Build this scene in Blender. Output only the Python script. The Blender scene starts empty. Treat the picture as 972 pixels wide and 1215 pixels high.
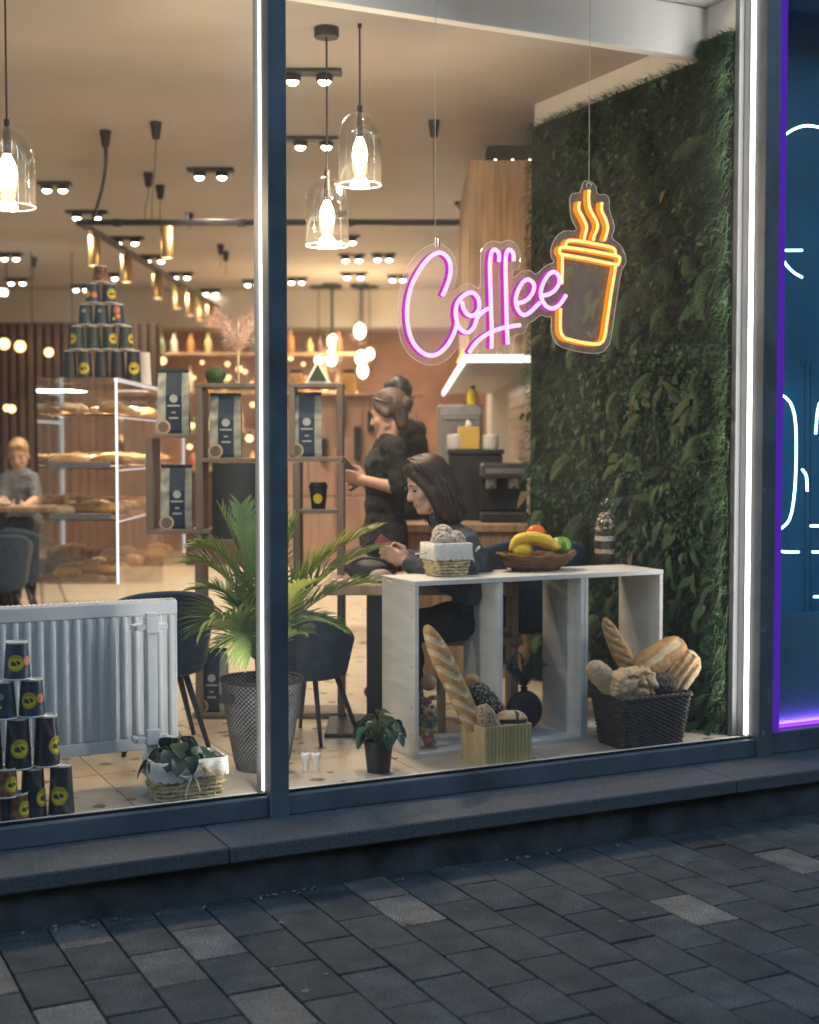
import bpy, bmesh, math, random
import numpy as np
from mathutils import Vector, Matrix, noise as mnoise
random.seed(7)
sc = bpy.context.scene
COL = sc.collection
PI = math.pi
R = math.radians

# ------------------------------------------------------------------ camera
FPX = 1640.0                      # focal length in photo pixels (photo 972 x 1215)
CAMH = 1.6
PITCH = math.atan(77.5 / FPX)
cam = bpy.data.cameras.new('camera')
cam.sensor_fit = 'HORIZONTAL'; cam.sensor_width = 36.0
cam.lens = 36.0 * FPX / 972.0
cam.clip_start = 0.05; cam.clip_end = 400.0
cam.dof.use_dof = True; cam.dof.focus_distance = 5.25; cam.dof.aperture_fstop = 2.4
camo = bpy.data.objects.new('camera', cam); COL.objects.link(camo)
camo.location = (0, 0, CAMH); camo.rotation_euler = (PI/2 - PITCH, 0, 0)
sc.camera = camo

# ------------------------------------------------------------------ dusk sky, faint sun, exposure
SUN_EL, SUN_ROT = 25.0, 308.0     # low sun, hidden behind the buildings
world = bpy.data.worlds.new('World'); sc.world = world
world.use_nodes = True
wn = world.node_tree.nodes; wl = world.node_tree.links
bg = wn['Background']
sky = wn.new('ShaderNodeTexSky'); sky.sky_type = 'NISHITA'; sky.sun_disc = False
sky.sun_elevation = R(SUN_EL); sky.sun_rotation = R(SUN_ROT)
sky.air_density = 1.6; sky.dust_density = 0.4; sky.ozone_density = 1.9
wl.new(sky.outputs['Color'], bg.inputs['Color'])
bg.inputs['Strength'].default_value = 0.15
sun = bpy.data.lights.new('sun', 'SUN'); sun.energy = 0.03; sun.angle = R(25); sun.color = (0.75, 0.85, 1.0)
suno = bpy.data.objects.new('sun', sun); COL.objects.link(suno)
suno.rotation_euler = (R(90 - SUN_EL), 0, R(180 - SUN_ROT))
sc.view_settings.view_transform = 'Standard'; sc.view_settings.look = 'None'
sc.view_settings.gamma = 1.0; sc.view_settings.use_curve_mapping = False
EXPO = 1.3                        # exposed for dusk
sc.view_settings.exposure = EXPO
sc.render.engine = 'CYCLES'
cy = sc.cycles
cy.use_denoising = True
cy.max_bounces = 8; cy.diffuse_bounces = 3; cy.glossy_bounces = 3; cy.transmission_bounces = 6
cy.transparent_max_bounces = 24
cy.caustics_reflective = False; cy.caustics_refractive = False
cy.sample_clamp_indirect = 4.0
try:
    cy.denoiser = 'OPENIMAGEDENOISE'
except Exception:
    pass

# ------------------------------------------------------------------ coordinates
_cp, _sp = math.cos(PITCH), math.sin(PITCH)
def ray(px, py):
    x = (px - 486.0) / FPX; v = (607.5 - py) / FPX
    return Vector((x, _cp + v*_sp, -_sp + v*_cp))
CAMP = Vector((0, 0, CAMH))
def atY(px, py, Y):
    r = ray(px, py); return CAMP + r * (Y / r.y)
def atZ(px, py, z):
    r = ray(px, py); return CAMP + r * ((z - CAMH) / r.z)
FD = Vector((3342.0, 1640.0, 0)).normalized()          # along the facade, to the right
FN = Vector((-FD.y, FD.x, 0))                          # into the shop
FANG = math.atan2(FD.y, FD.x)
FC = 4.92                                              # glass plane: FN . p = FC
def atT(px, py, t):
    r = ray(px, py); return CAMP + r * ((FC + t - FN.dot(CAMP)) / FN.dot(r))
def U(p): return FD.dot(p)
def T(p): return FN.dot(p) - FC
def F(u, t, z): return FD*u + FN*(FC + t) + Vector((0, 0, z))
FZ = 0.26                                              # shop floor level
CZ = 3.55                                              # shop ceiling level

# ------------------------------------------------------------------ mesh builder
class MB:
    def __init__(s): s.v = []; s.f = []; s.mi = []; s.cur = 0; s.M = None
    def _add(s, vs, fs):
        o = len(s.v)
        if s.M is not None: vs = [s.M @ Vector(p) for p in vs]
        s.v.extend([tuple(p) for p in vs])
        s.f.extend([tuple(o+i for i in f) for f in fs]); s.mi.extend([s.cur]*len(fs))
        return s
    def box(s, x0, x1, y0, y1, z0, z1, taper=0.0):
        t = taper
        return s._add([(x0,y0,z0),(x1,y0,z0),(x1,y1,z0),(x0,y1,z0),(x0+t,y0+t,z1),(x1-t,y0+t,z1),(x1-t,y1-t,z1),(x0+t,y1-t,z1)],
                      [(3,2,1,0),(4,5,6,7),(0,1,5,4),(1,2,6,5),(2,3,7,6),(3,0,4,7)])
    def bbox(s, x0, x1, y0, y1, z0, z1, b=0.004):
        """box whose vertical and top edges are chamfered"""
        b = min(b, (x1-x0)*.45, (y1-y0)*.45, (z1-z0)*.45)
        def ring(i, z): return [(x0+i+b,y0+i,z),(x1-i-b,y0+i,z),(x1-i,y0+i+b,z),(x1-i,y1-i-b,z),(x1-i-b,y1-i,z),(x0+i+b,y1-i,z),(x0+i,y1-i-b,z),(x0+i,y0+i+b,z)]
        vs = ring(b*.6, z0)+ring(0, z0+b)+ring(0, z1-b)+ring(b*.6, z1)
        fs = [tuple(range(7,-1,-1)), tuple(range(24,32))]
        for k in range(3):
            for i in range(8):
                j = (i+1) % 8; fs.append((k*8+i, k*8+j, k*8+8+j, k*8+8+i))
        return s._add(vs, fs)
    def lathe(s, prof, n=16, c=(0,0,0), cap0=True, cap1=True, sx=1, sy=1):
        vs = []
        for r, z in prof:
            for i in range(n):
                a = 2*PI*i/n; vs.append((c[0]+r*sx*math.cos(a), c[1]+r*sy*math.sin(a), c[2]+z))
        fs = []
        for k in range(len(prof)-1):
            for i in range(n):
                j = (i+1) % n; fs.append((k*n+i, k*n+j, (k+1)*n+j, (k+1)*n+i))
        if cap0: fs.append(tuple(range(n-1,-1,-1)))
        if cap1: fs.append(tuple(range((len(prof)-1)*n, len(prof)*n)))
        return s._add(vs, fs)
    def tube(s, pts, r, n=6, closed=False, caps=True, sq=None):
        """round tube along pts; r a number or list; sq=(a,b) squashes the section"""
        pts = [Vector(p) for p in pts]; N = len(pts)
        rs = r if isinstance(r, (list, tuple)) else [r]*N
        vs = []; up = Vector((0,0,1)); prev = None
        for i, p in enumerate(pts):
            if closed: tan = pts[(i+1) % N] - pts[i-1]
            else: tan = pts[min(i+1,N-1)] - pts[max(i-1,0)]
            if tan.length < 1e-9: tan = Vector((0,0,1))
            tan.normalize()
            if prev is None:
                a = tan.cross(up if abs(tan.z) < .95 else Vector((0,1,0))).normalized()
            else:
                a = (prev - tan*prev.dot(tan))
                a = a.normalized() if a.length > 1e-6 else tan.orthogonal().normalized()
            prev = a; b = tan.cross(a)
            ka, kb = sq or (1, 1)
            for k in range(n):
                q = 2*PI*k/n; vs.append(p + a*(rs[i]*ka*math.cos(q)) + b*(rs[i]*kb*math.sin(q)))
        fs = []
        for i in range(N if closed else N-1):
            for k in range(n):
                j = (k+1) % n; ii = (i+1) % N
                fs.append((i*n+k, i*n+j, ii*n+j, ii*n+k))
        if caps and not closed:
            fs.append(tuple(range(n-1,-1,-1))); fs.append(tuple(range((N-1)*n, N*n)))
        return s._add(vs, fs)
    def cyl(s, p0, p1, r, n=12, r1=None): return s.tube([p0, p1], [r, r if r1 is None else r1], n)
    def poly(s, pts, depth, axis='y', y0=0.0):
        """prism of an outline given in x,z, extruded along y"""
        n = len(pts); vs = [(p[0], y0, p[1]) for p in pts] + [(p[0], y0+depth, p[1]) for p in pts]
        fs = [tuple(range(n)), tuple(range(2*n-1, n-1, -1))]
        for i in range(n):
            j = (i+1) % n; fs.append((j, i, n+i, n+j))
        return s._add(vs, fs)
    def quad(s, a, b, c, d): return s._add([a,b,c,d], [(0,1,2,3)])
    def ell(s, c, r, nu=16, nv=10, fn=None):
        vs = [(c[0], c[1], c[2]-r[2])]
        for i in range(1, nv):
            ph = -PI/2 + PI*i/nv
            for k in range(nu):
                a = 2*PI*k/nu
                vs.append((c[0]+r[0]*math.cos(ph)*math.cos(a), c[1]+r[1]*math.cos(ph)*math.sin(a), c[2]+r[2]*math.sin(ph)))
        vs.append((c[0], c[1], c[2]+r[2]))
        if fn: vs = [fn(Vector(v)) for v in vs]
        fs = []
        for k in range(nu):
            j = (k+1) % nu; fs.append((0, 1+j, 1+k))
            for i in range(nv-2):
                a = 1+i*nu; fs.append((a+k, a+j, a+nu+j, a+nu+k))
            a = 1+(nv-2)*nu; fs.append((a+k, a+j, len(vs)-1))
        return s._add(vs, fs)
    def mesh(s, name):
        me = bpy.data.meshes.new(name); me.from_pydata(s.v, [], s.f)
        if any(s.mi): me.polygons.foreach_set('material_index', s.mi)
        return me
    def build(s, name, mat, parent=None, smooth=False, loc=None, rot=None, auto=None):
        me = s.mesh(name)
        for m in (mat if isinstance(mat, (list, tuple)) else [mat]): me.materials.append(m)
        if smooth: me.polygons.foreach_set('use_smooth', [True]*len(me.polygons))
        if smooth and auto is not None:
            me.set_sharp_from_angle(angle=R(auto))
        return link(name, me, parent, loc, rot)

def link(name, me, parent=None, loc=None, rot=None):
    o = bpy.data.objects.new(name, me); COL.objects.link(o)
    if parent is not None: o.parent = parent
    if loc is not None: o.location = loc
    if rot is not None: o.rotation_euler = rot
    return o
def tag(o, label=None, cat=None, group=None, kind=None):
    if label: o['label'] = label
    if cat: o['category'] = cat
    if group: o['group'] = group
    if kind: o['kind'] = kind
    return o
def thing(name, label, cat, loc=(0,0,0), rz=0.0, group=None):
    o = bpy.data.objects.new(name, None); COL.objects.link(o)
    o.empty_display_size = .1
    o.location = loc; o.rotation_euler = (0, 0, rz)
    return tag(o, label, cat, group)
def dup(o, parent=None):
    c = o.copy(); COL.objects.link(c)
    if parent is not None: c.parent = parent
    for ch in list(o.children): dup(ch, c)
    return c
def struct(o): o['kind'] = 'structure'; return o
def xf(loc=(0,0,0), rx=0, ry=0, rz=0, s=1):
    return Matrix.Translation(loc) @ Matrix.Rotation(rz,4,'Z') @ Matrix.Rotation(ry,4,'Y') @ Matrix.Rotation(rx,4,'X') @ Matrix.Scale(s,4)

# ------------------------------------------------------------------ materials
MATS = {}
def _nt(name):
    m = bpy.data.materials.new(name); m.use_nodes = True
    n = m.node_tree.nodes; l = m.node_tree.links
    return m, n, l, n['Principled BSDF']
def mat(name, col, rough=.6, metal=0.0, var=.12, scale=14.0, bump=0.0, bscale=None, col2=None, rnd=0.0, spec=.5, sheen=0, coat=0, stretch=None, contrast=(.3,.7), emit=None, estr=0, sss=0):
    if name in MATS: return MATS[name]
    m, n, l, b = _nt(name); MATS[name] = m
    b.inputs['Roughness'].default_value = rough; b.inputs['Metallic'].default_value = metal
    b.inputs['Specular IOR Level'].default_value = spec
    if sheen: b.inputs['Sheen Weight'].default_value = sheen
    if coat: b.inputs['Coat Weight'].default_value = coat; b.inputs['Coat Roughness'].default_value = .15
    if sss: b.inputs['Subsurface Weight'].default_value = sss; b.inputs['Subsurface Radius'].default_value = (.01,.004,.002)
    tc = n.new('ShaderNodeTexCoord'); src = tc.outputs['Object']
    if stretch:
        mp = n.new('ShaderNodeMapping'); mp.inputs['Scale'].default_value = stretch
        l.new(src, mp.inputs['Vector']); src = mp.outputs['Vector']
    nz = n.new('ShaderNodeTexNoise'); nz.inputs['Scale'].default_value = scale; nz.inputs['Detail'].default_value = 5
    l.new(src, nz.inputs['Vector'])
    c2 = col2 or tuple(max(0, c*(1-2*var)) for c in col)
    c1 = col if col2 else tuple(min(1, c*(1+var)) for c in col)
    rp = n.new('ShaderNodeValToRGB'); rp.color_ramp.elements[0].position = contrast[0]; rp.color_ramp.elements[1].position = contrast[1]
    rp.color_ramp.elements[0].color = (*c2, 1); rp.color_ramp.elements[1].color = (*c1, 1)
    l.new(nz.outputs['Fac'], rp.inputs['Fac']); out = rp.outputs['Color']
    if rnd:
        oi = n.new('ShaderNodeObjectInfo'); mr = n.new('ShaderNodeMapRange')
        mr.inputs['To Min'].default_value = 1-rnd; mr.inputs['To Max'].default_value = 1+rnd
        l.new(oi.outputs['Random'], mr.inputs['Value'])
        hs = n.new('ShaderNodeHueSaturation'); l.new(mr.outputs['Result'], hs.inputs['Value']); l.new(out, hs.inputs['Color']); out = hs.outputs['Color']
    l.new(out, b.inputs['Base Color'])
    if bump:
        nb = n.new('ShaderNodeTexNoise'); nb.inputs['Scale'].default_value = bscale or scale*4; nb.inputs['Detail'].default_value = 4
        l.new(src, nb.inputs['Vector'])
        bp = n.new('ShaderNodeBump'); bp.inputs['Strength'].default_value = bump; bp.inputs['Distance'].default_value = .004
        l.new(nb.outputs['Fac'], bp.inputs['Height']); l.new(bp.outputs['Normal'], b.inputs['Normal'])
    if emit:
        b.inputs['Emission Color'].default_value = (*emit, 1); b.inputs['Emission Strength'].default_value = estr
    return m
def emis(name, col, s):
    if name in MATS: return MATS[name]
    m = bpy.data.materials.new(name); m.use_nodes = True; MATS[name] = m
    n = m.node_tree.nodes; l = m.node_tree.links; n.clear()
    e = n.new('ShaderNodeEmission'); e.inputs['Color'].default_value = (*col, 1); e.inputs['Strength'].default_value = s / 2**EXPO
    o = n.new('ShaderNodeOutputMaterial'); l.new(e.outputs[0], o.inputs['Surface'])
    return m
def glassy(name, tint=(1,1,1), ior=1.45, rough=0.0, haze=0.0, hazecol=(1,1,1), gain=1.0, smear=False):
    """thin clear sheet: see-through plus fresnel reflection"""
    if name in MATS: return MATS[name]
    m = bpy.data.materials.new(name); m.use_nodes = True; MATS[name] = m
    n = m.node_tree.nodes; l = m.node_tree.links; n.clear()
    tr = n.new('ShaderNodeBsdfTransparent'); tr.inputs['Color'].default_value = (*tint, 1)
    gl = n.new('ShaderNodeBsdfGlossy'); gl.inputs['Roughness'].default_value = rough; gl.inputs['Color'].default_value = (1,1,1,1)
    fr = n.new('ShaderNodeFresnel')
    ge = n.new('ShaderNodeNewGeometry'); ma = n.new('ShaderNodeMath'); ma.operation = 'MULTIPLY_ADD'   # same reflectance from both sides of the sheet
    ma.inputs[1].default_value = 1/ior - ior; ma.inputs[2].default_value = ior
    l.new(ge.outputs['Backfacing'], ma.inputs[0]); l.new(ma.outputs[0], fr.inputs['IOR'])
    fac = fr.outputs[0]
    if gain != 1.0:
        mu = n.new('ShaderNodeMath'); mu.operation = 'MULTIPLY'; mu.inputs[1].default_value = gain; mu.use_clamp = True
        l.new(fac, mu.inputs[0]); fac = mu.outputs[0]
    mx = n.new('ShaderNodeMixShader'); l.new(fac, mx.inputs[0]); l.new(tr.outputs[0], mx.inputs[1]); l.new(gl.outputs[0], mx.inputs[2])
    out = mx.outputs[0]
    if haze:
        df = n.new('ShaderNodeBsdfTranslucent'); df.inputs['Color'].default_value = (*hazecol, 1)
        d2 = n.new('ShaderNodeBsdfDiffuse'); d2.inputs['Color'].default_value = (*hazecol, 1)
        ad = n.new('ShaderNodeMixShader'); ad.inputs[0].default_value = .5; l.new(df.outputs[0], ad.inputs[1]); l.new(d2.outputs[0], ad.inputs[2])
        m2 = n.new('ShaderNodeMixShader'); m2.inputs[0].default_value = haze
        if smear:
            tc = n.new('ShaderNodeTexCoord'); mp = n.new('ShaderNodeMapping'); mp.inputs['Scale'].default_value = (1.2,1.2,.5); mp.inputs['Rotation'].default_value = (0,.5,0)
            z = n.new('ShaderNodeTexNoise'); z.inputs['Scale'].default_value = 2.2; z.inputs['Detail'].default_value = 6; z.inputs['Distortion'].default_value = .8
            l.new(tc.outputs['Object'], mp.inputs['Vector']); l.new(mp.outputs['Vector'], z.inputs['Vector'])
            mr = n.new('ShaderNodeMapRange'); mr.inputs['From Min'].default_value = .35; mr.inputs['From Max'].default_value = .75; mr.inputs['To Min'].default_value = haze*.4; mr.inputs['To Max'].default_value = haze*2.2
            l.new(z.outputs['Fac'], mr.inputs['Value']); l.new(mr.outputs[0], m2.inputs[0])
        l.new(out, m2.inputs[1]); l.new(ad.outputs[0], m2.inputs[2]); out = m2.outputs[0]
    o = n.new('ShaderNodeOutputMaterial'); l.new(out, o.inputs['Surface'])
    return m
def lamp(name, kind, loc, energy, col, size=.05, parent=None, rot=None, spot=None, blend=.6):
    d = bpy.data.lights.new(name, kind); d.energy = energy / 2**EXPO; d.color = col
    if kind in ('POINT', 'SPOT'): d.shadow_soft_size = size
    if kind == 'SPOT': d.spot_size = R(spot or 110); d.spot_blend = blend
    if kind == 'AREA': d.size = size
    o = bpy.data.objects.new(name, d); COL.objects.link(o); o.location = loc
    if parent is not None: o.parent = parent
    if rot: o.rotation_euler = rot
    return o
def tall_led(name, p, d, h, energy, col, parent, w=.014):
    l = bpy.data.lights.new(name, 'AREA'); l.shape = 'RECTANGLE'; l.size = w; l.size_y = h; l.energy = energy/2**EXPO; l.color = col
    o = bpy.data.objects.new(name, l); COL.objects.link(o); o.parent = parent
    z = -Vector(d).normalized(); y = Vector((0,0,1)); x = y.cross(z)
    o.matrix_local = Matrix.Translation(p) @ Matrix((x, y, z)).transposed().to_4x4()
    return o
def nz(p, s=1.0, seed=0.0): return mnoise.noise(Vector(p)*s + Vector((seed, seed*1.7, -seed)))
def lerp(a, b, t): return a + (b-a)*t
def bez(p0, p1, p2, p3, n=12):
    out = []
    for i in range(n+1):
        t = i/n; m = 1-t
        out.append(Vector(p0)*m**3 + Vector(p1)*3*m*m*t + Vector(p2)*3*m*t*t + Vector(p3)*t**3)
    return out
def crom(P, n=6, closed=False):
    """catmull-rom through points"""
    P = [Vector(p) for p in P]; out = []; N = len(P)
    for i in range(N if closed else N-1):
        if closed: a,b,c,d = P[i-1],P[i],P[(i+1)%N],P[(i+2)%N]
        else: a,b,c,d = P[max(i-1,0)],P[i],P[i+1],P[min(i+2,N-1)]
        for k in range(n):
            t = k/n
            out.append(.5*((2*b)+(c-a)*t+(2*a-5*b+4*c-d)*t*t+(3*b-a-3*c+d)*t**3))
    if not closed: out.append(P[-1])
    return out
# ================================================================== materials of the setting
m_frame = mat('painted aluminium', (.112,.134,.158), rough=.42, metal=.1, var=.2, scale=4, bump=.03, bscale=60)
m_gasket = mat('black rubber', (.008,.008,.009), rough=.6)
m_stone = mat('sill granite', (.092,.099,.107), rough=.7, var=.28, scale=150, bump=.25, bscale=220, rnd=.12)
m_plinth = mat('rough render', (.075,.082,.09), rough=.9, var=.35, scale=5, bump=.9, bscale=45)
m_white = mat('white paint', (.72,.71,.68), rough=.55, var=.04, scale=3, bump=.03)
m_soffit = mat('soffit paint', (.80,.80,.78), rough=.7, var=.05, scale=2, bump=.03)
m_brass = mat('bronze trim', (.42,.32,.22), rough=.35, metal=.8, var=.05)
m_glass = glassy('window glass', (.985,.99,.985), 1.42, haze=.013, hazecol=(.8,.85,.9), smear=True)
led_white = emis('white led', (1.0,.97,.93), 5.0)
m_ceiling = mat('ceiling plaster', (.475,.44,.405), rough=.85, var=.07, scale=.9, bump=.05, bscale=30)
m_terracotta = mat('terracotta plaster', (.42,.25,.19), rough=.8, var=.16, scale=2.2, bump=.15, bscale=18)
m_slat = mat('walnut slat', (.10,.060,.042), rough=.5, var=.25, scale=4, stretch=(8,8,.6), rnd=.2)
m_bulk = mat('grey bulkhead', (.62,.58,.53), rough=.8, var=.04, scale=1)
m_oak = mat('oak veneer', (.42,.275,.16), rough=.5, var=.22, scale=5, stretch=(7,7,.5), rnd=.06)

# ---- ground
def ground_mat():
    m, n, l, b = _nt('paving joint sand'); b.inputs['Roughness'].default_value = .95
    tc = n.new('ShaderNodeTexCoord'); z = n.new('ShaderNodeTexNoise'); z.inputs['Scale'].default_value = 40
    r = n.new('ShaderNodeValToRGB'); r.color_ramp.elements[0].color = (.016,.018,.02,1); r.color_ramp.elements[1].color = (.055,.058,.06,1)
    l.new(tc.outputs['Object'], z.inputs['Vector']); l.new(z.outputs['Fac'], r.inputs['Fac']); l.new(r.outputs['Color'], b.inputs['Base Color'])
    return m
g = MB(); g.quad((-150,-150,-.012),(150,-150,-.012),(150,150,-.012),(-150,150,-.012))
ground = struct(g.build('ground', ground_mat()))

def paver_mat(name, c, lo):
    m, n, l, b = _nt(name); b.inputs['Roughness'].default_value = .72
    b.inputs['Specular IOR Level'].default_value = .35
    tc = n.new('ShaderNodeTexCoord'); ob = n.new('ShaderNodeObjectInfo')
    ad = n.new('ShaderNodeVectorMath'); ad.operation = 'ADD'
    sc_ = n.new('ShaderNodeVectorMath'); sc_.operation = 'SCALE'; sc_.inputs['Scale'].default_value = 37.0
    cb = n.new('ShaderNodeCombineXYZ'); l.new(ob.outputs['Random'], cb.inputs[0]); l.new(ob.outputs['Random'], cb.inputs[1])
    l.new(cb.outputs[0], sc_.inputs[0]); l.new(tc.outputs['Object'], ad.inputs[0]); l.new(sc_.outputs[0], ad.inputs[1])
    z = n.new('ShaderNodeTexNoise'); z.inputs['Scale'].default_value = 150; z.inputs['Detail'].default_value = 4
    z2 = n.new('ShaderNodeTexNoise'); z2.inputs['Scale'].default_value = 9; z2.inputs['Detail'].default_value = 6
    for q in (z, z2): l.new(ad.outputs[0], q.inputs['Vector'])
    r = n.new('ShaderNodeValToRGB'); r.color_ramp.elements[0].position = .40; r.color_ramp.elements[1].position = .64
    r.color_ramp.elements[0].color = (*[k*.55 for k in c],1); r.color_ramp.elements[1].color = (*[k*1.5 for k in c],1)
    l.new(z.outputs['Fac'], r.inputs['Fac'])
    r2 = n.new('ShaderNodeMapRange'); r2.inputs['From Min'].default_value = .3; r2.inputs['From Max'].default_value = .7
    r2.inputs['To Min'].default_value = .62; r2.inputs['To Max'].default_value = 1.15; l.new(z2.outputs['Fac'], r2.inputs['Value'])
    r3 = n.new('ShaderNodeMapRange'); r3.inputs['To Min'].default_value = lo; r3.inputs['To Max'].default_value = 1.25; l.new(ob.outputs['Random'], r3.inputs['Value'])
    mu = n.new('ShaderNodeMath'); mu.operation = 'MULTIPLY'; l.new(r2.outputs[0], mu.inputs[0]); l.new(r3.outputs[0], mu.inputs[1])
    hs = n.new('ShaderNodeHueSaturation'); l.new(mu.outputs[0], hs.inputs['Value']); l.new(r.outputs['Color'], hs.inputs['Color'])
    ge = n.new('ShaderNodeNewGeometry'); z4 = n.new('ShaderNodeTexNoise'); z4.inputs['Scale'].default_value = 2.6; z4.inputs['Detail'].default_value = 7; z4.inputs['Roughness'].default_value = .65
    l.new(ge.outputs['Position'], z4.inputs['Vector']); r5 = n.new('ShaderNodeMapRange'); r5.inputs['From Min'].default_value = .36; r5.inputs['From Max'].default_value = .62; r5.inputs['To Min'].default_value = .70; r5.inputs['To Max'].default_value = 1.08
    l.new(z4.outputs['Fac'], r5.inputs['Value']); st = n.new('ShaderNodeHueSaturation'); l.new(r5.outputs[0], st.inputs['Value']); l.new(hs.outputs['Color'], st.inputs['Color'])
    l.new(st.outputs['Color'], b.inputs['Base Color'])
    bp = n.new('ShaderNodeBump'); bp.inputs['Strength'].default_value = .5; bp.inputs['Distance'].default_value = .002
    l.new(z.outputs['Fac'], bp.inputs['Height']); l.new(bp.outputs['Normal'], b.inputs['Normal'])
    return m
m_pav = paver_mat('dark concrete paver', (.068,.077,.082), .84)
m_pavl = paver_mat('buff concrete paver', (.175,.165,.148), .85)
PW, PL = .178, .292
pv = MB(); pv.bbox(0, PW-.0065, -PL+.0085, 0, -.05, 0, .0035)
pme = pv.mesh('paver'); pme.materials.append(m_pav)
pml = pme.copy(); pml.materials.clear(); pml.materials.append(m_pavl)
pavement = struct(thing('pavement', 'dark paved pavement below the shop window', 'pavement', (0,0,0), FANG)); del pavement['category']; del pavement['label']
rp = random.Random(11)
light_cells = set()
u_a, u_b = -3.0, 4.7
far_pav = MB()
for i in range(-30, int((u_b-u_a)/PW)+30):
    for k in range(-1, 28):
        u = u_a + i*PW; yy = FC-.318 - (k + .5*(i % 2))*PL + .07
        if yy - PL > FC-.32: continue
        w = FD*(u+PW/2) + FN*(yy-PL/2)
        y0_ = min(yy, FC-.310); seen = w.y > 2.8
        if seen:
            px = 486 + w.x/w.y*FPX; py = 530 + 1.6/w.y*FPX
            seen = -90 < px < 1070 and py < 1330
        if not seen:                                   # beyond the picture: joined
            far_pav.box(u, u+PW-.0065, max(yy-PL+.0085, -9), y0_, -.03, -.002); continue
        o = link('paver', pml if rp.random() < .13 else pme, pavement)
        o.location = (u, y0_, rp.uniform(-.0025,.0025)-.002)
        if yy > FC-.310: o.scale = (1, max(.1, (PL-(yy-(FC-.310)))/PL), 1)
        o.rotation_euler = (rp.uniform(-.006,.006), rp.uniform(-.008,.008), rp.uniform(-.004,.004))
fpo = far_pav.build('pavers', m_pav, pavement); fpo['kind'] = 'stuff'
print('PAVERS', len(pavement.children), len(far_pav.f)//6)

# ---- plinth wall and stone sill
UL, UR = -3.6, 6.6
plinth = MB(); N = 60
vs = []; 
for i in range(N+1):
    u = lerp(UL, UR, i/N)
    for j in range(4):
        z = -.03 + .167*j/3
        vs.append((u, FC-.305 + .008*nz((u*2,z*6,0),2.3) , z))
fs = [(i*4+j, (i+1)*4+j, (i+1)*4+j+1, i*4+j+1) for i in range(N) for j in range(3)]
plinth._add(vs, fs); plinth.box(UL, UR, FC-.29, FC+.0, -.03, .13)
tag(plinth.build('plinth_wall', m_plinth, rot=(0,0,FANG), smooth=True), 'rough grey rendered plinth wall under the stone sill', 'wall')
sill = thing('stone_sill', 'dark granite ledge running below the shop windows', 'sill', (0,0,0), FANG)
us = [UL, U(atT(-620,1010,-.35)), U(atT(272,1010,-.35)), U(atT(840,930,-.35))+.15, UR]
for a, b in zip(us[:-1], us[1:]):
    MB().bbox(a+.0015, b-.0015, FC-.355, FC+.02, .139, .197+.0, .006).build('slab', m_stone, sill)

# litter: dried leaves and grit in the corner of plinth and paving
m_lit = mat('dried leaf', (.22,.20,.165), rough=.8, var=.3, scale=30)
lt = MB(); rl = random.Random(3)
for i in range(130):
    u = rl.uniform(-2.4, 3.3); t = -.33 - abs(rl.gauss(0, .03)); s = rl.uniform(.003,.016)
    lt.M = xf((u, FC+t, .002+s*.2), rl.uniform(-.6,.6), rl.uniform(-.6,.6), rl.uniform(0,6.3))
    lt._add([(-s,0,0),(0,-s*.5,.0),(s,0,s*.2),(0,s*.5,0),(0,0,s*.4)], [(0,1,4),(1,2,4),(2,3,4),(3,0,4),(3,2,1,0)])
lt.M = None
tag(lt.build('leaf_litter', m_lit, rot=(0,0,FANG)), 'dry leaf crumbs and grit along the foot of the plinth', 'litter', kind='stuff')

gm = MB(); rl = random.Random(19)
for i in range(46):
    p = F(rl.uniform(-2.2,3.4), -.36-rl.random()**.8*2.2, .0012); q = rl.uniform(.006,.013); k = rl.uniform(0,6)
    gm._add([(p.x,p.y,p.z+.0015)]+[(p.x+q*(1+.25*math.sin(3*a+k))*math.cos(a), p.y+q*(1+.25*math.cos(2*a+k))*math.sin(a), p.z) for a in [j*PI/5 for j in range(10)]], [(0,1+j,1+(j+1) % 10) for j in range(10)])
tag(gm.build('gum_spots', mat('old chewing gum',(.17,.165,.155),rough=.8)), 'flattened old chewing gum specks on the paving', 'litter', kind='stuff')

# ================================================================== storefront
ZB, ZT = .197, 3.74
uM0, uM1 = U(atT(319,500,-.06)), U(atT(341,500,-.06))
uR0, uR1 = U(atT(905.5,500,-.065)), U(atT(922,500,-.065))
store = thing('storefront_window', 'tall shop window with dark aluminium frame and LED strips', 'shop window', (0,0,0), FANG)
def fbox(name, m, u0, u1, t0, t1, z0, z1, b=.003, parent=None):
    return MB().bbox(u0, u1, FC+t0, FC+t1, z0, z1, b).build(name, m, parent or store)
# mullions: proud cover cap in front of a wider carrier
for (a, b) in ((uM0, uM1), (uR0, uR1)):
    q = fbox('mullion', m_frame, a, b, -.065, .0, ZB-.006, ZT)
    fbox('carrier', m_gasket, a+.003, b-.003, -.0, .05, ZB, ZT, .002, q)
fbox('mullion', m_frame, UL, UL+.08, -.065, .05, ZB, ZT)
RZ = .276
for (a, b) in ((UL+.08, uM0), (uM1, uR0)):
    r_ = fbox('bottom_rail', m_frame, a+.0, b-.0, -.045, .0, ZB+.001, RZ, .004)
    fbox('gasket', m_gasket, a, b, -.012, .004, RZ, RZ+.008, .001, r_)
    fbox('inner_sill', m_white, a+.012, b-.012, .012, .06, FZ-.02, RZ-.002, .002, r_)
    fbox('top_rail', m_frame, a, b, -.045, .05, ZT-.09, ZT, .004)
    fbox('glass_pane', m_glass, a+.002, b-.002, -.006, .002, RZ+.004, ZT-.09, .001)
# bronze edge of the right mullion
fbox('bronze_trim', m_brass, U(atT(899.5,500,-.03)), uR0+.002, -.035, -.001, RZ, ZT-.09, .002)
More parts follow.
